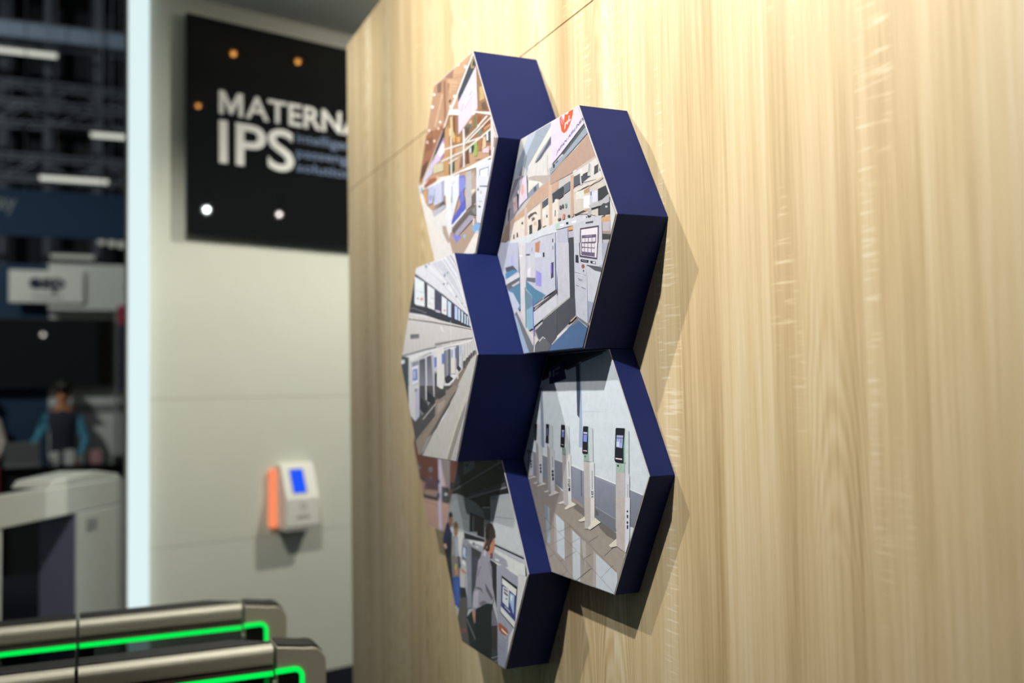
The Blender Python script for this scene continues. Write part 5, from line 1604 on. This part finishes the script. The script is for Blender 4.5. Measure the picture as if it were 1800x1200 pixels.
for y, w, h, nm, mt, lb in ((-1.16, 0.085, 0.115, 'carton', HALLWHITE, 'white carton on the black counter in front of the person'),
                            (-1.03, 0.090, 0.130, 'carton', HALLWHITE, 'second white carton on the counter, right of the first'),
                            (-0.93, 0.050, 0.075, 'tin', HALLGREY, 'small grey tin beside the white cartons'),
                            (-0.80, 0.095, 0.120, 'card_box', PINK, 'pinkish card box on the black counter'),
                            (-0.60, 0.090, 0.060, 'card_reader', BLACK, 'flat dark card reader at the right of the counter')):
    r = tag(empty(nm, (-8.02, y, 0.975)), lb, nm.replace('_', ' '))
    box('body', -0.05, 0.05, -w / 2, w / 2, 0.0, h, mt, r, 0.006)
    box('lid', -0.051, 0.051, -w / 2 - 0.001, w / 2 + 0.001, h * 0.82, h + 0.003, mt, r, 0.003)
lp = tag(empty('laptop', (-8.02, -1.42, 0.975)), 'grey laptop with tilted lid at the left of the counter', 'laptop')
box('keyboard_base', -0.11, 0.11, -0.15, 0.15, 0.0, 0.018, HALLGREY, lp, 0.004)
ld = box('lid', -0.006, 0.006, -0.15, 0.15, 0.0, 0.22, HALLGREY, lp, 0.003)
ld.location = (0.10, 0, 0.016); ld.rotation_euler = (0, math.radians(18), 0)

# ------------------------------------------------------------------ people behind the counter
def skin_body(name, verts, edges, radii, mats, pick, parent, root=0):
    me = bpy.data.meshes.new(name)
    me.from_pydata(verts, edges, [])
    o = bpy.data.objects.new(name, me)
    COL.objects.link(o)
    o.modifiers.new('skin', 'SKIN').use_smooth_shade = True
    sv = me.skin_vertices[0].data
    for i, r in enumerate(radii):
        sv[i].radius = (r, r) if not isinstance(r, tuple) else r
        sv[i].use_root = (i == root)
    s = o.modifiers.new('sub', 'SUBSURF'); s.levels = 2; s.render_levels = 2
    dg = bpy.context.evaluated_depsgraph_get()
    m2 = bpy.data.meshes.new_from_object(o.evaluated_get(dg))
    bpy.data.objects.remove(o)
    m2.materials.clear()
    for m in mats:
        m2.materials.append(m)
    for p in m2.polygons:
        p.material_index = pick(p.center)
        p.use_smooth = True
    return obj(name, m2, None, parent)

def person(loc, rotz, label, sleeve, vest, lift, headwear):
    r = tag(empty('person', loc, rotz), label, 'person')
    r.scale = (0.95, 0.82, 1.0)
    # faces +x; y to the figure's left
    V = [(0, 0, .95), (0, 0, 1.12), (0, 0, 1.30), (0, 0, 1.42), (.01, 0, 1.50), (.02, 0, 1.57), (.03, 0, 1.66),
         (0, .17, 1.40), (.05, .26, 1.16), (.24, .20, 1.02), (.30, .19, 1.01),
         (0, -.17, 1.40), (.08, -.27, 1.20), (.26, -.38, 1.08), (.32, -.42, 1.06),
         (0, .09, .90), (.02, .10, .50), (0, .10, .07), (.14, .11, .04),
         (0, -.09, .90), (.02, -.10, .50), (0, -.10, .07), (.14, -.11, .04)]
    E_ = [(0, 1), (1, 2), (2, 3), (3, 4), (4, 5), (5, 6), (3, 7), (7, 8), (8, 9), (9, 10), (3, 11), (11, 12), (12, 13), (13, 14),
          (0, 15), (15, 16), (16, 17), (17, 18), (0, 19), (19, 20), (20, 21), (21, 22)]
    Rr = [.14, (.12, .15), (.12, .16), .11, .055, (.075, .07), (.085, .075), .07, .05, .038, .034, .07, .05, .038, .034,
          .095, .07, .048, .045, .095, .07, .048, .045]
    def pick(c):
        if c.z > 1.475: return 0
        if (c.y > .235 and c.x > .20 or c.y < -.36 and c.x > .27) and c.z < 1.12: return 0
        if abs(c.y) > .165 and c.z > .97: return 1
        if c.x > .19 and c.z > .9: return 1
        if c.z > .93: return 2
        return 3
    skin_body('body', V, E_, Rr, [SKIN, sleeve, vest, GREYCLOTH], pick, r)
    for s in (-1, 1):   # five fingers a hand
        hx, hy, hz = (.31, .19, 1.01) if s > 0 else (.33, -.425, 1.06)
        for f, (dy, ln_) in enumerate(((-.022, .055), (-.008, .068), (.008, .066), (.022, .052))):
            bm = bmesh.new()
            add_cyl(bm, (hx, hy + dy, hz), (hx + ln_ * .6, hy + dy, hz - .006), .008, .0075, 8)
            add_cyl(bm, (hx + ln_ * .6, hy + dy, hz - .006), (hx + ln_, hy + dy, hz - .024), .0075, .006, 8)
            obj('finger', to_mesh('finger', bm, True), SKIN, r)
        bm = bmesh.new()
        add_cyl(bm, (hx - .02, hy - s * .025, hz), (hx + .02, hy - s * .050, hz - .008), .0095, .0075, 8)
        obj('thumb', to_mesh('thumb', bm, True), SKIN, r)
    bm = bmesh.new()
    bmesh.ops.create_uvsphere(bm, u_segments=20, v_segments=12, radius=1.0)
    for v in list(bm.verts):
        if v.co.z < -0.25 and v.co.x > -0.2 or v.co.x > 0.55 and v.co.z < 0.35:
            bm.verts.remove(v)
    for v in bm.verts:
        v.co = Vector((v.co.x * .098 + .022, v.co.y * .090, v.co.z * .105 + 1.675))
    obj('hair', to_mesh('hair', bm, True), HAIR, r)
    if headwear:
        bm = bmesh.new()
        bmesh.ops.create_uvsphere(bm, u_segments=20, v_segments=10, radius=1.0)
        for v in list(bm.verts):
            if v.co.z < -0.05:
                bm.verts.remove(v)
        for v in bm.verts:
            v.co = Vector((v.co.x * .112 + .025, v.co.y * .105, v.co.z * .09 + 1.695))
        add_box(bm, .10, .185, -.065, .065, 1.692, 1.702)
        obj('cap', to_mesh('cap', bm, True), HAIR, r)
    for y in (-.030, .030):
        bm = bmesh.new(); bmesh.ops.create_icosphere(bm, subdivisions=2, radius=.009)
        e = obj('eye', to_mesh('eye', bm, True), HAIR, r); e.location = (.108, y, 1.655)
        bm = bmesh.new(); bmesh.ops.create_icosphere(bm, subdivisions=2, radius=.018)
        for v in bm.verts: v.co.x *= .6; v.co.y *= .35; v.co.z *= 1.3
        e = obj('ear', to_mesh('ear', bm, True), SKIN, r); e.location = (.02, y * 2.75, 1.645)
    bm = bmesh.new(); add_cyl(bm, (.105, 0, 1.655), (.128, 0, 1.622), .006, .013, 8)
    obj('nose', to_mesh('nose', bm, True), SKIN, r)
    box('mouth', .098, .106, -.022, .022, 1.592, 1.600, RED, r, .002)
    return r
person((-8.72, -1.10, 0.0), 0.0, 'person in a dark vest with blue sleeves and cap, standing behind the counter', CYANCLOTH, VEST, 0, True)
person((-8.72, -1.84, 0.0), 0.0, 'person in a pale shirt at the left edge of the picture, behind the counter', ORANGECLOTH, ORANGECLOTH, 0, False)

# ------------------------------------------------------------------ hanging banner, trusses and tube lights of the hall
bn = tag(empty('hanging_banner', (-9.6, -1.2, 3.35)), 'wide dark blue banner hanging high above the neighbouring stand', 'banner')
box('cloth', -0.02, 0.02, -2.6, 1.9, 0.0, 0.51, BANNER, bn)
HF = (Vector((0.0205, 0, 0)), Vector((0, 1, 0)), Vector((0, 0, 1)), Vector((1, 0, 0)))
fit_text('ay', 'lettering', HALLGREY, bn, HF, -0.56, -0.38, 0.23, 0.40, 0, 0.01, 0.002)
for y in (-2.4, -0.3, 1.7):
    cyl('cable', (0, y, 0.51), (0, y, 5.4), 0.006, HALLBEAM, bn, n=6)

def truss(x, y0, y1, z, label, mat, size=0.30, step=0.42):
    t = tag(empty('lighting_truss', (x, 0, z)), label, 'truss', 'trusses under the hall roof')
    for a, b in ((0, 0), (size, 0), (0, size), (size, size)):
        cyl('chord', (a, y0, b), (a, y1, b), 0.028, mat, t, n=8)
    n = int((y1 - y0) / step)
    for i in range(n):
        ya, yb = y0 + i * step, y0 + (i + 1) * step
        for a in (0, size):
            p, q = ((a, ya, 0), (a, yb, size)) if i % 2 else ((a, ya, size), (a, yb, 0))
            cyl('brace', p, q, 0.016, mat, t, n=6)
    return t
truss(-11.6, -3.6, 1.2, 3.75, 'grey lattice truss just under the blue banner', HALLBEAM)
truss(-13.2, -4.2, 1.6, 5.45, 'grey lattice truss crossing well above the blue banner', HALLBEAM)
truss(-14.6, -4.4, 1.9, 6.15, 'grey lattice truss between the highest truss and the middle one', HALLBEAM)
truss(-12.8, -4.0, 1.4, 4.60, 'grey lattice truss just above the blue banner', HALLBEAM)
truss(-15.4, -4.6, 2.2, 7.35, 'highest grey lattice truss near the dark roof', HALLBEAM)
bmz = tag(box('roof_beam', -14.25, -14.0, -5.2, 2.2, 7.02, 7.26, HALLBEAMBLUE, None, 0.01), 'pale blue roof beam near the top left of the picture', 'beam')
for y in (-3.4, -2.2, -1.5, -0.7, 0.2):
    c_ = tag(cyl('roof_column', (-16.6, y, 0), (-16.6, y, 8.8), 0.09, HALLBEAM, None, n=12), 'grey steel column rising at the back of the hall', 'column', 'columns at the back of the hall')

def tube(x, y0, y1, z, mat, label):
    t = tag(empty('tube_light', (x, (y0 + y1) / 2, z)), label, 'lamp', 'tube lights in the hall')
    h = (y1 - y0) / 2
    cyl('tube', (0, -h, 0), (0, h, 0), 0.030, mat, t, n=14)
    box('housing', -0.03, 0.03, -h, h, 0.028, 0.07, BLACK, t)
    for s in (-1, 1):
        cyl('end_cap', (0, s * h, 0), (0, s * (h + 0.02), 0), 0.032, HALLGREY, t, n=14)
        cyl('hanger', (0, s * h * 0.8, 0.07), (0, s * h * 0.8, 8.8 - z), 0.005, HALLBEAM, t, n=6)
tube(-12.0, -2.15, -1.255, 6.15, TUBEGLOW, 'bright tube light at the top left edge of the picture')
tube(-11.8, -0.835, -0.20, 5.08, TUBEGLOW, 'bright tube light touching the light column')
tube(-12.2, -1.46, -0.62, 4.54, TUBEGLOW, 'bright tube light just above the blue banner')
tube(-12.35, -2.24, -1.78, 3.81, TUBEDIM, 'dim tube light below the blue banner at the left edge')
tube(-12.55, -1.33, -0.79, 3.54, TUBEDIM, 'dim tube light above the white header')
for y, z, lb in ((-0.70, 3.69, 'leftmost of three small round lamps under the banner'), (-0.575, 3.67, 'middle one of three small round lamps under the banner'), (-0.46, 3.655, 'rightmost of three small round lamps, beside the light column')):
    b_ = tag(empty('globe_lamp', (-12.0, y, z)), lb, 'lamp', 'small round lamps under the banner')
    bm = bmesh.new(); bmesh.ops.create_uvsphere(bm, u_segments=14, v_segments=8, radius=0.05)
    obj('globe', to_mesh('globe', bm, True), TUBEDIM, b_)
    cyl('stem', (0, 0, 0.045), (0, 0, 8.8 - z), 0.006, HALLBEAM, b_, n=6)

# ------------------------------------------------------------------ lamps
def spotlight(loc, aim, watts, colr, cone, lens, lens_r, label):
    r = tag(empty('spotlight', loc), label, 'lamp', 'spotlights of the stand')
    loc, aim = Vector(loc), Vector(aim)
    d = (aim - loc).normalized()
    bm = bmesh.new()
    add_cyl(bm, -d * 0.20, -d * 0.012, 0.050, 0.058, 20)
    obj('housing', to_mesh('housing', bm), BLACK, r)
    bm = bmesh.new()
    add_cyl(bm, -d * 0.011, -d * 0.008, lens_r, lens_r, 20)
    obj('lens', to_mesh('lens', bm), glow('lens_glow', colr, lens), r)
    cyl('yoke', -d * 0.12, -d * 0.12 + Vector((0, 0, 0.20)), 0.010, BLACK, r, n=8)
    ld_ = bpy.data.lights.new('beam', 'SPOT')
    ld_.energy = watts
    ld_.color = colr
    ld_.spot_size = math.radians(cone)
    ld_.spot_blend = 0.75
    ld_.shadow_soft_size = 0.03
    lo = bpy.data.objects.new('beam', ld_)
    COL.objects.link(lo)
    lo.parent = r
    lo.rotation_euler = d.to_track_quat('-Z', 'Y').to_euler()
for sp in SPOTS:
    spotlight(*sp)

def downlight(x, y, label):
    r = tag(empty('downlight', (x, y, CEILZ)), label, 'lamp', 'amber downlights in the grey ceiling')
    bm = bmesh.new(); add_cyl(bm, (0, 0, -0.012), (0, 0, -0.0005), 0.055, 0.055, 24)
    obj('trim_ring', to_mesh('trim_ring', bm), ALU, r)
    bm = bmesh.new(); add_cyl(bm, (0, 0, -0.030), (0, 0, -0.0122), 0.013, 0.013, 16)
    obj('lens', to_mesh('lens', bm), AMBERGLOW, r)
downlight(-2.45, 0.22, 'amber downlight in the ceiling nearest the white wall')
downlight(-2.63, 0.55, 'amber downlight in the ceiling behind the wooden wall')
downlight(-1.42, 0.70, 'amber downlight at the edge of the ceiling')
